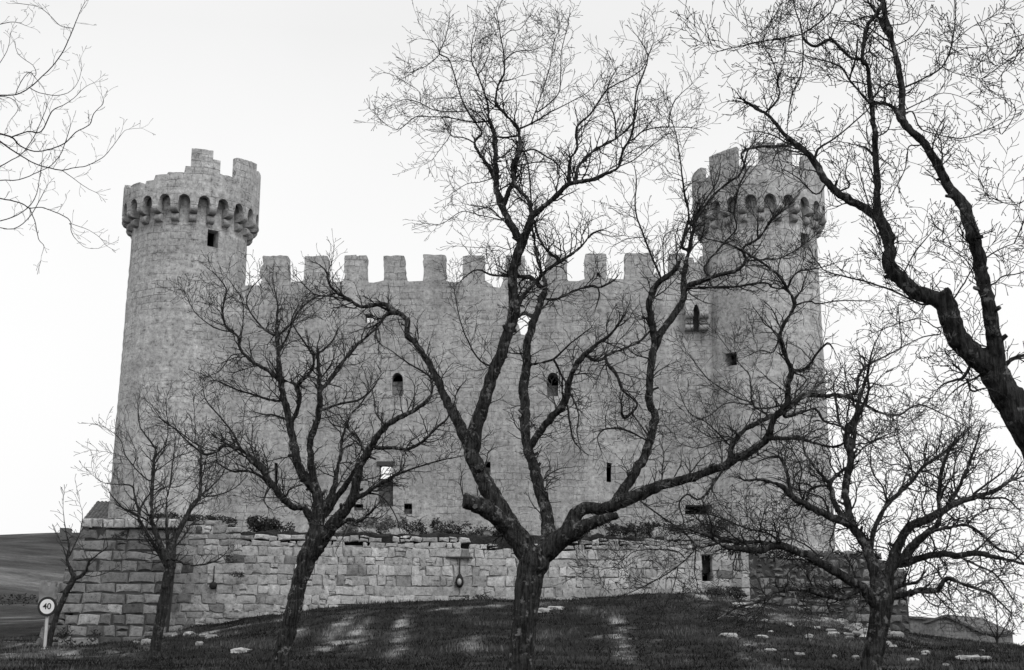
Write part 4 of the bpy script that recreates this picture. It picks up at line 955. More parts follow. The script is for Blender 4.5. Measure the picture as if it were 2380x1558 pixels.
center = [
 ('J', [(570, 2150, 235), (595, 1800, 205), (605, 1560, 185), (615, 1400, 178), (635, 1200, 176), (655, 1000, 184), (685, 860, 200), (705, 780, 215), (715, 735, 200)]),
 ('J', [(690, 770, 150), (615, 655, 165), (520, 510, 150), (420, 340, 135), (335, 180, 118), (275, 60, 112), (240, -30, 108)], .05),
 ('J', [(520, 540, 120), (400, 440, 120), (290, 370, 122), (200, 345, 112)], -.5),
 ('E', [(200, 1050, 80), (150, 940, 68), (110, 850, 62), (60, 770, 50), (20, 680, 44), (-20, 590, 40), (-60, 520, 36), (-120, 440, 34), (-170, 390, 33)], .5),
 ('D', [(1390, 300, 33), (1320, 250, 32), (1250, 205, 30), (1130, 228, 22), (1060, 185, 18), (980, 140, 18), (940, 90, 14), (920, 20, 10), (880, -20, 7)], .3),
 ('D', [(1330, 258, 26), (1270, 272, 24), (1225, 330, 22), (1210, 362, 16)], -.4),
 ('D', [(1060, 185, 14), (950, 165, 9), (850, 150, 8), (760, 60, 5)]),
 ('E', [(215, 1050, 95), (235, 920, 86), (290, 760, 75), (330, 620, 72), (380, 500, 70), (430, 340, 68), (455, 240, 68), (450, 130, 60), (450, 0, 58)], -.15),
 ('A', [(845, 1545, 58), (875, 1450, 58), (915, 1350, 50), (945, 1265, 42), (1020, 1200, 34), (1100, 1130, 32), (1160, 1070, 30), (1280, 1050, 26), (1380, 1010, 22), (1450, 970, 18), (1480, 870, 16), (1530, 780, 14), (1545, 650, 12), (1555, 530, 10), (1600, 420, 9), (1620, 320, 7), (1560, 210, 5)], -.3),
 ('A', [(890, 1420, 54), (820, 1290, 46), (770, 1190, 42), (740, 1080, 38), (740, 960, 30), (735, 860, 34), (730, 780, 26), (700, 690, 20), (690, 600, 12), (640, 450, 9), (600, 360, 8), (600, 250, 6), (630, 150, 4)], .3),
 ('A', [(737, 1050, 34), (690, 960, 26), (640, 890, 22), (615, 830, 20), (655, 780, 14), (640, 740, 12), (570, 640, 12), (520, 520, 9), (490, 410, 9), (460, 340, 8), (410, 310, 8), (440, 240, 6), (470, 120, 5)], .5),
 ('A', [(785, 1190, 36), (815, 1110, 30), (845, 1040, 30), (850, 950, 28), (880, 880, 26), (875, 790, 24), (860, 740, 22), (790, 660, 20), (740, 600, 18), (750, 500, 16), (785, 430, 12), (785, 330, 9), (765, 200, 7), (740, 60, 5)], -.3),
 ('A', [(1165, 1060, 24), (1170, 930, 22), (1210, 860, 18), (1210, 740, 14), (1290, 660, 12), (1370, 540, 10), (1420, 500, 9), (1580, 410, 6), (1650, 260, 4)]),
 ('A', [(1200, 1055, 24), (1230, 950, 22), (1330, 860, 20), (1430, 810, 18), (1530, 720, 12), (1560, 640, 9)], .5),
 ('A', [(1435, 805, 13), (1430, 690, 10), (1395, 590, 8), (1390, 500, 6), (1430, 420, 5)]),
 ('A', [(1530, 815, 9), (1600, 760, 9), (1700, 740, 8), (1800, 740, 6), (1900, 745, 5)]),
 ('A', [(1740, 735, 7), (1760, 630, 6), (1800, 560, 5), (1890, 480, 3)]),
 ('A', [(1450, 970, 8), (1540, 930, 7), (1640, 850, 6), (1740, 780, 4)]),
 ('A', [(945, 1240, 24), (920, 1150, 22), (855, 1080, 24), (835, 1000, 20)]),
 ('A', [(700, 705, 14), (600, 710, 10), (470, 685, 9), (350, 680, 8), (270, 680, 6), (180, 750, 5), (110, 730, 4), (20, 650, 3)]),
 ('A', [(570, 645, 8), (490, 650, 7), (380, 640, 6), (300, 600, 5), (200, 580, 4), (110, 625, 3)]),
 ('A', [(300, 600, 5), (290, 530, 4), (230, 490, 4), (170, 450, 3)]),
 ('A', [(480, 700, 6), (470, 790, 5), (420, 860, 4), (370, 930, 3)]),
 ('A', [(615, 830, 10), (550, 800, 8), (480, 790, 6), (440, 700, 4)]),
 ('A', [(410, 320, 6), (340, 380, 5), (240, 425, 3)]),
 ('A', [(410, 300, 6), (370, 240, 5), (300, 225, 3)]),
 ('A', [(640, 430, 8), (690, 340, 6), (710, 260, 4)]),
 ('A', [(600, 360, 6), (530, 340, 5), (470, 320, 4)]),
 ('A', [(790, 350, 8), (860, 300, 6), (960, 290, 5), (1030, 255, 3)]),
 ('A', [(770, 220, 6), (820, 180, 5), (880, 170, 4), (925, 110, 3)]),
 ('A', [(860, 790, 14), (800, 800, 12), (730, 795, 10)]),
 ('A', [(885, 745, 13), (980, 700, 10), (1060, 650, 8), (1160, 600, 6), (1280, 530, 4), (1350, 430, 3)]),
 ('A', [(950, 700, 10), (1000, 560, 7), (1050, 400, 6), (1075, 250, 5), (1110, 170, 3)]),
 ('A', [(1000, 640, 8), (1100, 550, 7), (1115, 440, 7), (1120, 300, 6), (1160, 140, 4)]),
 ('A', [(895, 880, 12), (960, 870, 11), (1030, 910, 10), (1090, 950, 9), (1095, 1025, 6)]),
 ('A', [(770, 1270, 10), (700, 1210, 9), (590, 1195, 5)]),
 ('A', [(780, 1280, 8), (640, 1250, 6), (540, 1230, 5), (430, 1300, 4), (350, 1300, 3)]),
 ('A', [(880, 1390, 8), (820, 1450, 6), (740, 1430, 5), (640, 1440, 4), (520, 1430, 3)]),
 ('A', [(710, 1040, 8), (640, 1060, 6), (570, 1070, 5), (490, 1120, 3)]),
 ('J', [(775, 700, 100), (800, 600, 104), (800, 480, 96), (770, 350, 86), (730, 220, 80), (700, 100, 75), (660, 0, 70)], .4),
 ('E', [(537, 1060, 60), (520, 960, 55), (520, 820, 58), (510, 680, 60), (530, 560, 54), (530, 450, 48), (560, 350, 48), (590, 250, 42), (620, 170, 40), (640, 110, 26), (625, 50, 20), (590, -40, 17)], .4),
 ('A', [(980, 1500, 16), (960, 1400, 14), (950, 1300, 12), (945, 1180, 10), (925, 950, 9), (895, 870, 8)]),
 ('E', [(545, 1040, 46), (620, 930, 42), (700, 840, 42), (760, 760, 40), (770, 680, 40), (800, 590, 34), (860, 510, 32), (940, 440, 24), (1020, 380, 18), (1100, 270, 10)], -.4),
 ('E', [(455, 235, 42), (520, 150, 26), (600, 60, 26), (660, 0, 25), (740, -50, 22), (830, -110, 18), (900, -190, 14), (960, -220, 9)], -.2),
 ('E', [(700, -60, 18), (640, -110, 17), (590, -200, 14), (570, -280, 12)]),
 ('E', [(610, 110, 24), (560, 60, 24), (500, 50, 22), (440, 45, 20)], .1),
 ('E', [(430, 40, 18), (340, 45, 14), (240, 10, 10), (160, 60, 7)]),
 ('E', [(650, 185, 18), (720, 175, 18), (800, 135, 16), (900, 105, 16), (960, 110, 14), (1040, 70, 10)]),
 ('E', [(940, 110, 10), (950, 160, 9), (930, 230, 6)]),
 ('E', [(560, 560, 16), (640, 545, 14), (700, 520, 12), (780, 440, 9), (900, 350, 6)]),
 ('E', [(690, 540, 14), (740, 640, 13), (770, 680, 12)]),
 ('E', [(870, 505, 18), (940, 540, 20), (1010, 500, 18), (1090, 470, 16), (1180, 430, 15), (1240, 370, 11)]),
 ('E', [(1000, 560, 20), (1050, 620, 20), (1080, 700, 16), (1120, 740, 12), (1170, 790, 12), (1140, 840, 16), (1090, 870, 20), (1080, 800, 12)]),
 ('E', [(760, 790, 14), (780, 900, 12), (800, 1000, 10), (850, 1060, 6)]),
 ('E', [(790, 740, 12), (830, 850, 9), (820, 950, 8), (840, 1040, 5)]),
 ('E', [(340, 575, 12), (260, 540, 10), (190, 430, 9), (140, 300, 6), (110, 150, 4)]),
 ('E', [(1240, 1000, 8), (1100, 940, 12), (990, 935, 10), (940, 980, 7), (960, 1060, 5)]),
 ('J', [(750, 745, 150), (865, 645, 150), (950, 570, 135), (985, 480, 112), (1030, 415, 95), (1110, 398, 85), (1220, 400, 88), (1330, 350, 100), (1470, 300, 90), (1600, 240, 76), (1800, 190, 66), (1950, 130, 60), (2100, 90, 55)], -.15),
 ('J', [(960, 590, 120), (1080, 520, 95), (1200, 475, 72), (1300, 450, 50)], -.6),
 ('J', [(1290, 345, 75), (1370, 230, 72), (1450, 100, 65), (1510, 0, 60)], .4),
 ('E', [(1230, 1050, 55), (1260, 930, 50), (1275, 850, 48), (1240, 780, 45), (1245, 650, 44), (1260, 500, 44), (1300, 400, 44), (1370, 290, 42), (1440, 180, 40), (1440, 60, 32), (1450, 0, 30), (1460, -60, 26)], .3),
 ('A', [(1870, 1420, 26), (1885, 1340, 24), (1905, 1270, 22), (1990, 1150, 16), (2090, 1060, 14), (2160, 1010, 12), (2200, 880, 9)], -.2),
 ('A', [(1820, 1440, 22), (1840, 1350, 20), (1860, 1250, 16), (1830, 1100, 12), (1815, 970, 9), (1790, 800, 7), (1760, 700, 4)]),
 ('E', [(1275, 430, 42), (1260, 340, 40), (1250, 280, 40), (1240, 190, 38), (1290, 90, 36), (1370, 30, 30), (1420, -40, 24)], -.3),
 ('A', [(1690, 1600, 14), (1610, 1400, 12), (1550, 1230, 10), (1555, 1060, 8), (1545, 970, 5)]),
 ('A', [(1600, 1380, 6), (1500, 1390, 5), (1420, 1430, 4)]),
 ('A', [(1720, 1600, 9), (1710, 1450, 7), (1720, 1370, 6), (1790, 1330, 4)]),
 ('Q', [(230, 1200, 50), (340, 1160, 40), (480, 1110, 30), (630, 1070, 28), (690, 990, 22), (670, 900, 22), (790, 830, 20), (880, 700, 18), (1010, 590, 14)], -.3),
 ('Q', [(260, 1205, 22), (600, 1195, 22), (830, 1165, 22), (890, 1200, 14), (980, 1210, 12)], .3),
 ('Q', [(700, 1000, 18), (850, 990, 14), (950, 980, 12), (1100, 900, 8), (1200, 800, 5)]),
 ('Q', [(380, 1050, 16), (500, 900, 16), (620, 760, 14), (600, 640, 12), (640, 450, 16), (690, 320, 14), (660, 200, 20), (760, 150, 22), (1010, 140, 18)]),
 ('Q', [(560, 600, 10), (680, 400, 8), (800, 250, 6)]), ('Q', [(780, 820, 14), (780, 700, 10), (790, 600, 7)]), ('Q', [(200, 900, 10), (300, 690, 14), (380, 560, 12), (480, 400, 10), (500, 280, 7)]),
 ('C', [(290, 1500, 62), (430, 1430, 56), (530, 1340, 50), (560, 1230, 45), (650, 1120, 40), (660, 1000, 38), (680, 900, 36), (640, 800, 30), (610, 650, 28), (690, 500, 28), (700, 440, 26), (660, 370, 20), (600, 280, 22), (520, 210, 20), (380, 120, 14), (250, 60, 10), (120, 30, 8)], -.3),
 ('C', [(690, 905, 26), (780, 890, 20), (850, 790, 16), (920, 720, 14), (960, 760, 8)]),
 ('C', [(700, 470, 14), (800, 445, 11), (860, 460, 10), (1000, 440, 8), (1200, 440, 6)]),
 ('C', [(660, 350, 12), (720, 250, 12), (860, 225, 8), (1000, 180, 5)]),
 ('C', [(610, 650, 12), (560, 780, 9), (480, 770, 8), (380, 810, 5)]),
 ('C', [(270, 1500, 40), (300, 1380, 36), (380, 1290, 34), (500, 1230, 34), (640, 1170, 32), (740, 1080, 34), (800, 1060, 34), (900, 1075, 30), (1000, 1070, 26), (1150, 1120, 16), (1290, 1190, 14), (1400, 1195, 14), (1530, 1130, 12), (1700, 1200, 8), (1850, 1280, 6)], .3),
 ('C', [(1000, 1080, 22), (1110, 1050, 20), (1120, 960, 20), (1160, 890, 18), (1220, 850, 14), (1340, 790, 10), (1410, 740, 9), (1400, 600, 7), (1390, 480, 6)]),
 ('C', [(530, 1350, 34), (600, 1355, 30), (720, 1350, 26), (850, 1390, 22), (960, 1410, 20), (1040, 1380, 12)], -.5),
 ('C', [(640, 1210, 20), (750, 1180, 22), (840, 1160, 20), (900, 1240, 14), (1000, 1270, 14), (1150, 1340, 12), (1250, 1420, 8)]),
 ('C', [(690, 915, 12), (780, 960, 9), (720, 1040, 6)]),
 ('C', [(320, 1370, 12), (260, 1340, 9), (150, 1350, 7), (40, 1280, 5)]),
 ('C', [(640, 1130, 12), (440, 1150, 12), (410, 1000, 10), (400, 930, 9), (330, 850, 7), (180, 650, 4)]),
 ('C', [(400, 1110, 10), (280, 1060, 8), (130, 960, 8), (40, 850, 6), (-20, 770, 4)]),
 ('C', [(270, 1400, 11), (120, 1250, 9), (0, 1180, 7), (-60, 1050, 5)]),
 ('C', [(420, 1130, 8), (250, 1120, 7), (140, 1200, 6), (20, 1250, 4)]),
 ('C', [(300, 1360, 9), (180, 1380, 7), (60, 1420, 6), (-80, 1380, 4)]),
 # drooping right-hand sprays in front of the wall
 ('J', [(2050, 130, 16), (1900, 330, 16), (1800, 300, 14), (1740, 370, 12), (1770, 480, 9), (1740, 560, 8), (1560, 520, 8), (1480, 610, 6)]),
 ('J', [(1470, 350, 12), (1600, 450, 12), (1760, 560, 12), (1850, 680, 10), (1750, 800, 9), (1600, 900, 8), (1440, 980, 7), (1300, 1040, 6), (1240, 1090, 5)], -.6),
 ('J', [(1860, 690, 10), (1850, 850, 8), (1870, 970, 6), (1800, 1100, 5)]),
 ('J', [(1700, 700, 8), (1450, 700, 7), (1350, 760, 6), (1240, 830, 5), (1110, 800, 4)]),
 ('J', [(1730, 830, 8), (1700, 960, 6), (1640, 1100, 5), (1560, 1280, 4)]),
]
tree('old_tree', 'large bare tree in the centre with a thick furrowed trunk forking at wall height', 22.0, center, 101, slopes=.4, vox=.016, dens=.84, tw=(38, 120), rmin_px=.46, habit=(.42, .05))

tree2 = [
 ('I', [(530, 1720, 140), (555, 1560, 128), (590, 1400, 115), (630, 1250, 108), (660, 1130, 104), (700, 950, 104), (735, 830, 112), (775, 720, 135)]),
 ('I', [(775, 730, 125), (800, 620, 100), (825, 520, 96), (845, 430, 90), (840, 350, 72), (815, 260, 74), (760, 200, 65), (700, 110, 60), (670, 0, 55)], .15),
 ('D', [(745, 1080, 45), (720, 950, 42), (700, 850, 40), (675, 750, 36), (655, 640, 34), (645, 500, 24), (640, 400, 22), (635, 300, 16), (640, 220, 10), (620, 120, 6)], .3),
 ('I', [(800, 720, 100), (860, 640, 90), (930, 530, 88), (1020, 420, 75), (1080, 340, 66), (1110, 220, 60), (1140, 80, 55), (1200, 0, 50)], -.3),
 ('D', [(1160, 1085, 38), (1210, 990, 36), (1280, 910, 32), (1370, 860, 28), (1460, 810, 24), (1530, 740, 20), (1530, 640, 14), (1460, 590, 10), (1380, 540, 8), (1300, 480, 6)], -.3),
 ('D', [(850, 1250, 50), (830, 1100, 36), (830, 1000, 36), (870, 880, 34), (885, 760, 34), (880, 620, 24), (875, 530, 16), (870, 450, 10)], -.2),
 ('D', [(890, 710, 26), (980, 600, 24), (1040, 520, 20), (1110, 440, 18), (1200, 360, 12), (1260, 290, 7)], .4),
 ('I', [(810, 500, 60), (760, 430, 50), (720, 390, 40), (650, 390, 45), (580, 320, 45), (500, 220, 42), (430, 120, 38), (330, 30, 32)], -.3),
 ('D', [(570, 1180, 28), (500, 1110, 26), (430, 1060, 22), (340, 1030, 20), (280, 1070, 14), (210, 1080, 12), (120, 1010, 9), (30, 925, 6), (-60, 860, 4)], -.2),
 ('I', [(870, 400, 50), (930, 300, 36), (960, 200, 30), (980, 100, 28), (1000, 0, 24), (1010, -100, 18), (1040, -200, 10)], .5),
 ('I', [(890, 440, 55), (960, 330, 45), (1040, 230, 36), (1100, 130, 28), (1150, 40, 16)], -.2),
 ('D', [(720, 900, 26), (765, 780, 24), (760, 680, 28), (830, 600, 20), (850, 520, 16), (800, 440, 10), (740, 350, 8), (720, 300, 6), (770, 200, 4)]),
 ('D', [(675, 650, 14), (750, 680, 14)]),
 ('D', [(650, 650, 24), (590, 600, 20), (500, 550, 20), (420, 470, 18), (410, 400, 12), (340, 340, 12), (320, 240, 10), (340, 120, 8), (260, 20, 5)]),
 ('D', [(370, 370, 8), (270, 345, 6), (160, 260, 5), (110, 160, 4)]),
 ('D', [(440, 500, 8), (370, 510, 7), (300, 600, 5), (200, 640, 3)]),
 ('D', [(420, 440, 8), (440, 300, 6), (430, 180, 5), (350, 60, 3)]),
 ('D', [(640, 395, 14), (580, 370, 12), (510, 300, 9), (460, 210, 8), (480, 130, 6), (540, 60, 5)]),
 ('D', [(645, 390, 12), (720, 320, 12), (770, 240, 10), (860, 170, 8), (950, 160, 6)]),
 ('D', [(650, 480, 14), (700, 390, 12), (730, 310, 8), (790, 200, 5)]),
 ('D', [(665, 770, 14), (590, 765, 14), (500, 735, 10), (400, 705, 9), (290, 655, 6)]),
 ('D', [(690, 880, 12), (620, 855, 10), (560, 850, 8), (500, 835, 5)]),
 ('D', [(885, 830, 15), (1000, 790, 12), (1100, 770, 12), (1180, 715, 10), (1240, 620, 4)]),
 ('D', [(430, 1060, 14), (380, 960, 10), (300, 860, 8), (220, 760, 6), (205, 680, 4)]),
 ('D', [(600, 1270, 18), (540, 1210, 18), (460, 1180, 14), (370, 1180, 10), (280, 1130, 7), (220, 1140, 5)]),
 ('D', [(590, 1260, 8), (560, 1350, 6), (600, 1400, 5)]),
 ('D', [(220, 1120, 7), (200, 1220, 6), (140, 1300, 5)]),
 ('D', [(1210, 1045, 22), (1300, 1045, 20), (1400, 1050, 20), (1480, 1010, 18), (1560, 930, 14), (1620, 880, 10), (1680, 780, 5)]),
 ('D', [(1270, 920, 10), (1210, 840, 9), (1200, 760, 7), (1180, 680, 4)]),
 ('D', [(1140, 1070, 14), (1110, 990, 12), (1050, 930, 14), (1060, 860, 11), (1130, 780, 8), (1180, 690, 5)]),
 ('D', [(1050, 930, 8), (960, 910, 6), (930, 860, 4)]),
 ('I', [(1100, 335, 32), (1180, 290, 28), (1280, 230, 26), (1400, 160, 18), (1500, 120, 12), (1700, 60, 9), (1900, 20, 5)]),
 ('I', [(960, 540, 34), (1010, 505, 30), (1060, 480, 28), (1130, 490, 26), (1200, 440, 20), (1240, 400, 14)], -.5),
 ('I', [(1190, 290, 14), (1280, 310, 12), (1350, 380, 10), (1400, 480, 7), (1420, 560, 4)]),
 ('I', [(610, 310, 14), (640, 260, 12), (720, 230, 9)]),
 ('I', [(500, 240, 10), (450, 330, 8), (480, 400, 5)]),
 ('D', [(860, 500, 14), (900, 480, 12), (960, 420, 8), (990, 350, 6)]),
 ('D', [(880, 660, 10), (950, 560, 8), (970, 500, 5)]),
]
tree('old_tree', 'bare many-limbed tree with a trunk leaning right, standing left of the big central tree', 30.0, tree2, 202, slopes=.45, vox=.022, dens=.98, tw=(30, 100), rmin_px=.5, habit=(.5, .07), wscale=1.08)

tree3 = [
 ('H', [(1185, 1520, 84), (1205, 1380, 82), (1235, 1200, 80), (1262, 1050, 78), (1292, 900, 78), (1312, 790, 84), (1325, 720, 80)]),
 ('F', [(670, 1300, 60), (640, 1210, 42), (600, 1120, 36), (560, 1010, 26), (545, 980, 14)]),
 ('F', [(685, 1270, 60), (700, 1160, 42), (770, 1030, 36), (840, 900, 30), (880, 850, 26), (890, 720, 18), (890, 600, 10), (890, 520, 8), (930, 430, 4)]),
 ('F', [(885, 520, 9), (840, 490, 9), (720, 400, 8), (640, 350, 7), (560, 240, 4)]),
 ('F', [(895, 845, 14), (970, 770, 10), (1040, 690, 8), (1060, 600, 4)]),
 ('F', [(900, 850, 12), (1000, 840, 8), (1120, 790, 6), (1200, 700, 3)]),
 ('F', [(650, 1280, 36), (590, 1190, 26), (540, 1110, 22), (490, 1020, 20), (455, 970, 20), (380, 930, 9), (320, 870, 7), (275, 810, 4)]),
 ('F', [(480, 960, 20), (450, 850, 14), (430, 780, 12), (340, 770, 6), (250, 760, 4), (160, 700, 2)]),
 ('F', [(480, 950, 14), (520, 870, 12), (560, 820, 9)]),
 ('F', [(670, 1200, 26), (660, 1020, 14), (665, 860, 14), (690, 740, 12), (700, 640, 8), (720, 460, 5)]),
 ('F', [(575, 1080, 22), (560, 900, 24), (570, 720, 26), (580, 600, 20), (585, 530, 14), (520, 440, 9), (480, 370, 8), (470, 240, 5)]),
 ('F', [(550, 745, 10), (480, 690, 8), (390, 580, 7), (360, 480, 5), (310, 430, 3), (245, 390, 2)]),
 ('F', [(390, 590, 5), (300, 560, 3), (160, 540, 2)]),
 ('F', [(585, 630, 10), (650, 520, 8), (670, 400, 6), (655, 210, 4)]),
 ('F', [(580, 840, 8), (640, 790, 8), (750, 780, 6), (830, 700, 3)]),
 ('F', [(590, 680, 7), (720, 590, 7), (830, 550, 5), (930, 480, 3)]),
 ('F', [(440, 640, 6), (460, 560, 5), (400, 420, 3)]),
 ('F', [(850, 480, 6), (850, 360, 5), (840, 200, 3)]),
 ('F', [(720, 1270, 16), (790, 1300, 14), (880, 1305, 12), (980, 1280, 10), (1050, 1230, 6)]),
 ('F', [(640, 1270, 12), (560, 1180, 9), (520, 1120, 6)]),
 ('F', [(720, 1180, 12), (800, 1080, 9), (830, 1030, 7), (980, 960, 4)]),
]
tree('young_tree', 'smaller bare tree in front of the left bastion and left tower', 41.0, tree3, 303, slopes=.5, vox=.022, dens=1.25, tw=(22, 65), rmin_px=.42, habit=(.34, .10), kinds=('barkfar', 'twig'))

tree4 = [
 ('H', [(360, 1400, 62), (385, 1310, 52), (420, 1190, 44), (462, 1080, 42), (510, 960, 45), (560, 870, 50), (578, 825, 44)]),
 ('H', [(572, 830, 40), (550, 780, 30), (520, 700, 20), (535, 600, 16), (510, 480, 8), (490, 330, 5), (490, 250, 3)]),
 ('H', [(535, 680, 12), (570, 600, 10), (610, 520, 8), (630, 440, 7), (640, 350, 4), (620, 270, 3)]),
 ('H', [(585, 850, 34), (660, 800, 24), (690, 720, 16), (760, 660, 10), (830, 600, 8), (820, 520, 4)]),
 ('H', [(690, 740, 8), (660, 650, 7), (640, 600, 5)]),
 ('H', [(650, 820, 8), (740, 830, 7), (860, 790, 5)]),
 ('H', [(525, 720, 12), (500, 640, 8), (470, 560, 5)]),
]
tree('young_tree', 'thin leaning bare tree beside the speed sign', 47.5, tree4, 404, vox=.02, dens=.9, tw=(14, 40), rmin_px=.45, kinds=('barkfar', 'twig'))

rtree = [
 ('K', [(1140, 1900, 150), (1180, 1600, 135), (1210, 1450, 128), (1238, 1300, 125), (1265, 1150, 130), (1275, 1050, 142), (1270, 960, 130)]),
 ('K', [(1265, 1000, 120), (1225, 850, 78), (1190, 740, 70), (1130, 620, 60), (1060, 530, 56), (1030, 400, 46), (1010, 290, 50), (1030, 170, 48), (1050, 60, 45), (1060, 0, 42)], .2),
 ('C', [(1075, 1460, 44), (1050, 1380, 44), (1055, 1310, 38), (1110, 1210, 30), (1130, 1100, 26), (1180, 950, 20), (1200, 850, 14), (1230, 740, 8), (1290, 620, 5)]),
 ('K', [(1240, 1100, 90), (1150, 985, 76), (1060, 925, 62), (950, 860, 58), (850, 800, 55), (760, 760, 52), (680, 710, 50), (590, 680, 50), (500, 672, 45), (400, 700, 42), (250, 690, 38), (150, 670, 30), (30, 600, 20), (-80, 560, 14)], -.3),
 ('K', [(520, 668, 32), (430, 645, 28), (330, 640, 26), (180, 640, 24), (50, 570, 16), (-40, 480, 9)], .3),
 ('K', [(1120, 965, 38), (1030, 1030, 34), (950, 1035, 34), (820, 1010, 30), (700, 975, 26), (560, 990, 24), (480, 1010, 20), (380, 1070, 16), (220, 1120, 12), (70, 1210, 8)], -.5),
 ('K', [(440, 1030, 12), (420, 1130, 9), (375, 1190, 6)]), ('K', [(740, 990, 12), (710, 1080, 8), (770, 1140, 6), (760, 1230, 4)]), ('K', [(930, 1040, 12), (880, 1060, 9), (900, 1150, 5)]),
 ('K', [(1120, 1000, 12), (1120, 1080, 8), (1100, 1120, 5)]),
 ('K', [(1050, 525, 52), (1000, 500, 50), (900, 460, 48), (800, 410, 44), (720, 370, 42), (640, 320, 40), (560, 250, 32), (480, 210, 26), (400, 195, 20), (290, 200, 12)], -.3),
 ('K', [(625, 300, 30), (600, 180, 26), (570, 80, 22), (530, 30, 16), (450, 40, 8)]),
 ('K', [(1010, 490, 42), (940, 380, 38), (910, 270, 36), (905, 220, 30), (950, 160, 24), (1020, 110, 16)], .3),
 ('K', [(895, 225, 26), (830, 150, 22), (760, 60, 18), (720, 0, 12), (700, -100, 8)]),
 ('K', [(890, 240, 18), (830, 240, 14), (760, 260, 12), (735, 340, 9)]),
 ('K', [(940, 500, 14), (920, 590, 12), (900, 640, 9), (925, 720, 6)]), ('K', [(700, 400, 12), (660, 460, 9), (560, 480, 6)]),
 ('C', [(1050, 1310, 26), (1000, 1250, 18), (980, 1130, 14), (960, 1000, 9), (1000, 920, 5)]),
 ('C', [(1095, 1400, 28), (1110, 1250, 24), (1190, 1050, 16), (1190, 930, 10), (1210, 840, 6)]),
 ('K', [(1200, 720, 32), (1205, 600, 30), (1240, 500, 30), (1310, 370, 32), (1410, 280, 30), (1500, 190, 28), (1570, 100, 24), (1700, 20, 20), (1760, -30, 16), (1850, -140, 9)], .4),
 ('K', [(1290, 930, 110), (1320, 850, 80), (1360, 740, 66), (1400, 640, 60), (1470, 530, 56), (1600, 480, 52), (1720, 410, 48), (1830, 350, 42), (1930, 320, 36), (2050, 290, 28), (2200, 200, 20)], .2),
 ('K', [(1740, 390, 34), (1820, 260, 28), (1870, 140, 22), (1920, 20, 18), (1960, -100, 12)]),
 ('K', [(1420, 790, 60), (1500, 660, 60), (1570, 600, 50), (1650, 540, 40), (1690, 460, 32), (1680, 380, 30), (1690, 200, 30), (1720, 60, 24), (1760, -20, 16)], -.4),
 ('K', [(1640, 560, 26), (1750, 540, 24), (1880, 520, 20), (2000, 600, 18), (2120, 700, 16), (2200, 720, 12), (2300, 800, 8)]),
 ('K', [(1370, 800, 55), (1430, 800, 50), (1560, 750, 42), (1700, 730, 40), (1820, 740, 40), (1940, 720, 36), (2080, 750, 30), (2220, 780, 24), (2350, 830, 16)], -.2),
 ('K', [(1830, 750, 16), (1960, 810, 14), (2080, 870, 12), (2190, 1020, 9), (2250, 1120, 5)]),
 ('K', [(1300, 1030, 60), (1370, 1025, 44), (1430, 1020, 40), (1550, 990, 38), (1670, 980, 34), (1740, 900, 28), (1850, 940, 20), (1980, 985, 18), (2050, 1010, 14), (2200, 1150, 8)], -.4),
 ('K', [(1330, 985, 34), (1420, 950, 26), (1520, 930, 20), (1560, 890, 12)]),
 ('K', [(1550, 1000, 10), (1620, 1080, 8), (1690, 1110, 5)]), ('K', [(1680, 980, 12), (1760, 1060, 8), (1840, 1150, 5), (1900, 1240, 3)]),
 ('K', [(1620, 600, 12), (1650, 660, 10), (1640, 720, 8)]), ('K', [(1690, 750, 10), (1740, 840, 7), (1700, 900, 5)]),
 ('K', [(1930, 320, 18), (2040, 330, 16), (2160, 330, 12), (2240, 400, 8)]), ('K', [(1940, 290, 16), (2060, 200, 12), (2150, 130, 8)]),

 ('K', [(1560, 760, 12), (1650, 820, 10), (1700, 900, 8), (1850, 1010, 6), (1960, 1130, 4)]), ('K', [(1940, 720, 12), (2010, 640, 10), (2100, 560, 8), (2200, 540, 5)]), ('K', [(1880, 520, 10), (1960, 440, 8), (2080, 400, 7), (2200, 420, 4)]),
 ('K', [(1310, 370, 14), (1280, 250, 11), (1210, 150, 9), (1190, 20, 7), (1230, -120, 4)]), ('K', [(1500, 190, 12), (1470, 60, 10), (1400, -60, 8), (1380, -200, 5)]), ('K', [(1600, 480, 14), (1560, 380, 11), (1590, 260, 9), (1560, 120, 6)]),
 ('K', [(1830, 350, 14), (1790, 230, 11), (1800, 60, 9), (1880, -80, 7), (1900, -220, 4)]), ('K', [(1050, 80, 12), (1130, -20, 10), (1240, -90, 8), (1390, -130, 6), (1500, -240, 4)]), ('K', [(900, 450, 14), (850, 330, 11), (780, 300, 9), (640, 260, 7), (560, 330, 5)]),
 ('K', [(720, 370, 12), (680, 250, 10), (700, 120, 8), (640, 0, 6)]), ('K', [(850, 800, 12), (780, 700, 10), (640, 620, 9), (480, 560, 7), (330, 560, 5)]), ('K', [(590, 680, 14), (480, 590, 12), (300, 540, 10), (150, 480, 8), (30, 440, 5)]),
 ('K', [(1420, 260, 12), (1430, 200, 9), (1480, 80, 6)]), ('K', [(1060, 400, 12), (1090, 320, 9), (1080, 200, 6)]), ('K', [(1440, 780, 14), (1360, 760, 12), (1310, 690, 9), (1220, 670, 8)]),
]
tree('old_tree', 'low wide-spreading bare tree at the right with limbs radiating from a short leaning trunk', 20.0, rtree, 505, slopes=.4, vox=.018, dens=.95, tw=(38, 125), rmin_px=.55, habit=(.55, .03), wscale=1.12)

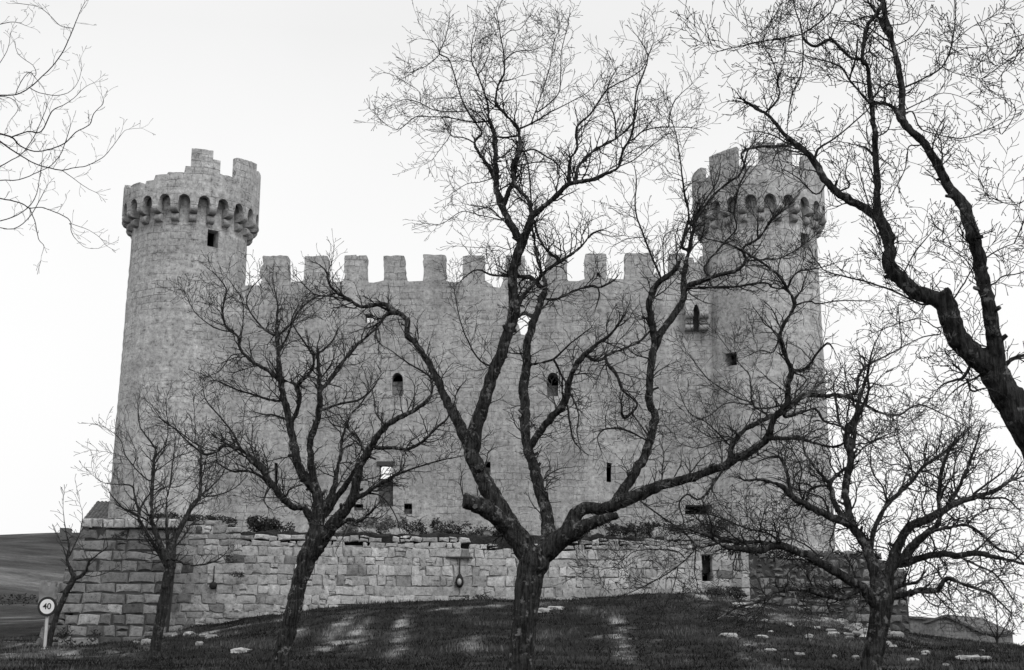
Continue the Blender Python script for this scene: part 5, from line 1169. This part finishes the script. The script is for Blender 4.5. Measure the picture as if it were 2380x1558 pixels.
frtree = [
 ('C', [(2720, 3000, 270), (2600, 2300, 255), (2450, 1750, 245), (2335, 1450, 232), (2205, 1220, 222), (2110, 1040, 218)]),
 ('C', [(2110, 1080, 200), (2010, 900, 180), (1900, 800, 152), (1790, 690, 150), (1735, 570, 146), (1705, 450, 140), (1690, 385, 100)], -.1),
 ('C', [(1700, 450, 120), (1600, 420, 112), (1500, 380, 106), (1400, 290, 100), (1330, 200, 95), (1335, 100, 76), (1315, 10, 76)], .25),
 ('B', [(1160, 1385, 85), (1110, 1270, 68), (1092, 1180, 46), (1095, 1050, 45), (1085, 900, 42), (1080, 760, 38), (1065, 640, 36), (1050, 500, 34), (1040, 400, 30), (1010, 340, 28), (1020, 240, 28), (1040, 140, 28), (1095, 80, 26), (1130, 0, 20)], -.1),
 ('B', [(1120, 1290, 60), (1060, 1240, 54), (1000, 1200, 50), (930, 1160, 50), (860, 1120, 50), (790, 1040, 45), (740, 960, 45), (690, 890, 42), (600, 820, 36), (540, 760, 28), (460, 670, 24), (390, 630, 22), (345, 600, 18)], .3),
 ('B', [(730, 930, 18), (750, 870, 16), (790, 840, 14), (880, 780, 10), (1040, 640, 9)]),
 ('B', [(440, 660, 14), (500, 600, 14), (525, 550, 10), (510, 430, 9), (480, 340, 8), (430, 270, 4)]),
 ('B', [(1010, 340, 20), (950, 340, 18), (880, 280, 18), (830, 230, 18), (780, 250, 16), (730, 270, 18), (670, 230, 16), (650, 150, 10), (620, 60, 8), (600, -20, 5)]),
 ('B', [(1050, 600, 18), (980, 520, 13), (930, 460, 12), (870, 380, 11), (730, 340, 8), (640, 310, 7), (530, 290, 4)]),
 ('B', [(660, 210, 8), (660, 400, 8), (600, 550, 8), (575, 700, 6), (570, 850, 3)]),
 ('B', [(660, 200, 10), (560, 220, 9), (430, 240, 9), (250, 280, 6), (150, 290, 4), (90, 150, 3)]),
 ('B', [(660, 200, 12), (760, 130, 10), (830, 60, 8), (860, -20, 5)]),
 ('B', [(935, 460, 12), (970, 330, 12), (980, 240, 9)]),
 ('B', [(430, 240, 7), (480, 130, 5), (520, 50, 3)]), ('B', [(300, 260, 5), (370, 220, 5), (280, 110, 3)]), ('B', [(820, 230, 9), (860, 140, 7), (900, 60, 5)]), ('B', [(560, 220, 7), (560, 310, 5), (540, 400, 3)]),
 ('B', [(1080, 560, 14), (1110, 500, 10), (1110, 430, 6)]), ('B', [(1070, 900, 18), (1030, 860, 14), (990, 850, 8)]),
 ('B', [(800, 1060, 12), (740, 1130, 10), (640, 1040, 8), (560, 990, 5)]), ('B', [(880, 1110, 12), (935, 1080, 9), (910, 1010, 7), (930, 900, 5)]),
 ('C', [(2085, 1000, 150), (2050, 850, 112), (2030, 720, 108), (2005, 590, 105), (1985, 450, 100), (1950, 300, 95), (1920, 130, 90), (1880, 0, 88)], -.3),
 ('B', [(1650, 1380, 88), (1600, 1200, 76), (1510, 1090, 62), (1450, 970, 56), (1370, 830, 55), (1290, 760, 50), (1245, 700, 48), (1240, 600, 42), (1230, 450, 40), (1200, 320, 36), (1170, 190, 36), (1140, 80, 36), (1120, -40, 34)], .2),
 ('B', [(1230, 700, 32), (1180, 620, 26), (1110, 598, 22)]), ('B', [(1150, 200, 26), (1100, 100, 24), (1060, 30, 18)]), ('B', [(1160, 240, 12), (1110, 210, 9), (1060, 170, 9)]),
 ('B', [(1245, 510, 14), (1340, 470, 12), (1470, 390, 10), (1530, 250, 9), (1550, 80, 7)]), ('B', [(1470, 390, 6), (1560, 430, 5), (1700, 460, 3)]), ('B', [(1530, 250, 6), (1640, 160, 5), (1760, 100, 4)]),
 ('B', [(1300, 650, 10), (1340, 740, 8), (1400, 770, 7), (1570, 805, 7), (1700, 770, 6), (1850, 700, 4)]), ('B', [(1250, 640, 9), (1340, 600, 7), (1480, 540, 5), (1620, 580, 3)]),
 ('B', [(1340, 845, 9), (1280, 850, 8), (1270, 900, 7), (1250, 1000, 6), (1150, 1180, 5)]),
 ('B', [(1240, 520, 10), (1160, 490, 9), (1100, 540, 7)]), ('B', [(1200, 330, 8), (1130, 340, 6), (1060, 270, 4)]), ('B', [(1190, 270, 8), (1300, 210, 6), (1380, 100, 4)]), ('B', [(1155, 150, 8), (1270, 130, 6), (1280, 60, 4)]),
 ('C', [(2035, 320, 10), (2080, 280, 10), (2160, 265, 8), (2260, 240, 5)]), ('C', [(2090, 880, 30), (2140, 830, 28), (2230, 800, 20)]),
 ('C', [(1880, 860, 24), (1820, 950, 22), (1760, 970, 16), (1680, 1000, 9), (1620, 1080, 5)]), ('C', [(1940, 930, 16), (1850, 980, 12), (1760, 1040, 8), (1680, 1130, 5)]), ('C', [(1850, 960, 18), (1880, 1040, 16), (1980, 1020, 9), (2090, 1070, 5)]),
 ('C', [(1640, 450, 14), (1540, 462, 14), (1350, 370, 13), (1160, 310, 11), (1000, 270, 9), (900, 240, 7), (850, 180, 5)]),
 ('C', [(1590, 440, 10), (1490, 350, 8), (1430, 240, 8), (1300, 140, 8), (1240, 10, 8)]), ('B', [(1115, 1420, 8), (1075, 1300, 8), (1020, 1100, 7), (980, 950, 5)]),
 ('C', [(1740, 450, 12), (1830, 320, 10), (1890, 210, 8)]), ('C', [(1430, 250, 10), (1500, 120, 9), (1600, 0, 7)]),
 ('C', [(1650, 620, 9), (1540, 560, 7), (1400, 590, 6), (1260, 640, 4)]), ('C', [(1670, 660, 9), (1560, 680, 8), (1430, 740, 6)]),
 ('C', [(1990, 750, 9), (1880, 700, 7), (1930, 600, 4)]),
 ('C', [(1980, 150, 10), (2060, 100, 8), (2160, 60, 6)]), ('C', [(1900, 250, 8), (1820, 150, 7), (1680, 60, 5)]),
 ('B', [(1820, 780, 6), (1900, 640, 5), (1830, 560, 3)]) , ('B', [(1900, 330, 6), (1830, 420, 5), (1770, 370, 3)]), ('B', [(2000, 1150, 8), (1900, 1190, 6), (1780, 1160, 5), (1700, 1100, 3)]), ('B', [(2000, 200, 8), (1880, 220, 6), (1760, 270, 4), (1600, 260, 3)]),
]
tree('old_tree', 'close dark tree at the right edge with two thick leaning limbs and a sawn stump', 14.0, frtree, 606, slopes=.3, vox=.016, dens=.55, tw=(45, 150), rmin_px=.7, wmax_tw=55, habit=(.36, .06))

ltree = [
 ('Z', [(-420, 1600, 60), (-380, 1200, 52), (-330, 900, 46), (-260, 640, 36)]),
 ('G', [(-650, 1600, 70), (-350, 1250, 36), (-150, 900, 22), (-60, 780, 16), (60, 795, 14), (120, 850, 11), (200, 880, 10), (300, 865, 10), (380, 830, 10), (440, 770, 9), (520, 725, 8), (545, 660, 7), (600, 600, 5), (590, 550, 3)], .1),
 ('G', [(60, 800, 12), (160, 765, 10), (240, 765, 10), (300, 650, 9), (370, 610, 6), (430, 570, 5), (490, 510, 4), (550, 480, 3)]),
 ('G', [(-60, 780, 16), (60, 865, 11), (130, 910, 10), (200, 950, 9), (280, 975, 9), (360, 990, 9), (430, 975, 7), (500, 965, 7), (590, 920, 6), (640, 870, 5), (700, 790, 4), (735, 755, 3), (820, 745, 2)]),
 ('G', [(360, 990, 6), (430, 1040, 5), (500, 1090, 4), (560, 1120, 3)]),
 ('G', [(-250, 1080, 14), (-60, 1000, 10), (50, 940, 8), (130, 890, 7), (200, 790, 7), (270, 630, 5)]),
 ('G', [(-300, 1180, 14), (-60, 1060, 9), (110, 1045, 8), (220, 1000, 7), (300, 960, 7), (360, 880, 7), (410, 730, 5)]),
 ('G', [(-450, 1400, 18), (-60, 1300, 9), (100, 1250, 8), (200, 1160, 7), (235, 1000, 6), (250, 885, 4)]),
 ('G', [(-60, 1310, 8), (80, 1330, 7), (180, 1250, 7), (260, 1105, 5)]),
 ('G', [(-400, 1300, 18), (-200, 1160, 12), (-60, 1150, 10), (60, 1165, 10), (140, 1190, 9), (170, 1210, 8), (240, 1205, 7), (310, 1230, 7), (370, 1255, 7), (410, 1290, 7), (415, 1350, 6), (450, 1400, 4), (500, 1440, 3), (570, 1445, 2)]),
 ('G', [(170, 1210, 8), (200, 1280, 7), (225, 1390, 6), (255, 1430, 4), (240, 1490, 3)]), ('G', [(410, 1300, 5), (520, 1340, 4), (590, 1390, 3)]),
 ('G', [(-560, 1200, 30), (-350, 800, 24), (-200, 600, 16), (-60, 560, 13), (90, 550, 10), (170, 510, 10), (240, 450, 9), (310, 380, 9), (370, 290, 9), (420, 180, 8), (460, 80, 6), (490, 20, 4)]),
 ('G', [(170, 510, 7), (230, 540, 6), (330, 555, 6), (410, 530, 5), (460, 460, 4), (475, 380, 3)]), ('G', [(420, 165, 6), (350, 150, 6), (290, 90, 6), (220, 40, 5), (100, 20, 5)]),
 ('G', [(90, 550, 7), (120, 480, 7), (170, 420, 6), (210, 460, 6)]), ('G', [(210, 430, 6), (190, 380, 5), (110, 320, 5), (85, 250, 4)]), ('G', [(-300, 500, 12), (-100, 200, 9), (60, 130, 6), (150, 150, 4)]), ('G', [(-200, 600, 10), (-50, 430, 7), (40, 300, 5), (60, 200, 4)]),
 ('G', [(-60, 560, 7), (60, 570, 6), (105, 630, 5), (60, 700, 4)]),
]
tree('old_tree', 'bare tree outside the left edge whose thin drooping branches reach into the sky', 27.0, ltree, 707, slopes=.35, vox=.02, dens=.5, tw=(22, 60), rmin_px=.4, wscale=.75, kinds=('barkfar', 'twigpale'))

stree = [('Z', [(2317, 1512, 7), (2318, 1492, 6), (2316, 1478, 5)])] + [('Z', q) for q in ([(2317, 1490, 4), (2305, 1465, 3), (2292, 1440, 2), (2285, 1420, 1.5)], [(2317, 1485, 4), (2318, 1455, 3), (2316, 1425, 2), (2315, 1405, 1.2)], [(2317, 1488, 4), (2332, 1465, 3), (2345, 1440, 2), (2352, 1415, 1.2)], [(2316, 1480, 3), (2300, 1478, 2), (2280, 1465, 1.2)], [(2318, 1480, 3), (2340, 1478, 2), (2362, 1462, 1.2)])]
tree('small_tree', 'small distant bare tree beyond the slope right of the gabled barn', 66.0, stree, 808, vox=.03, dens=2.2, tw=(12, 34), rmin_px=.45, kinds=('barkfar', 'twig'))

# sawn face and knot hollows
print('done', time.time() - T0)
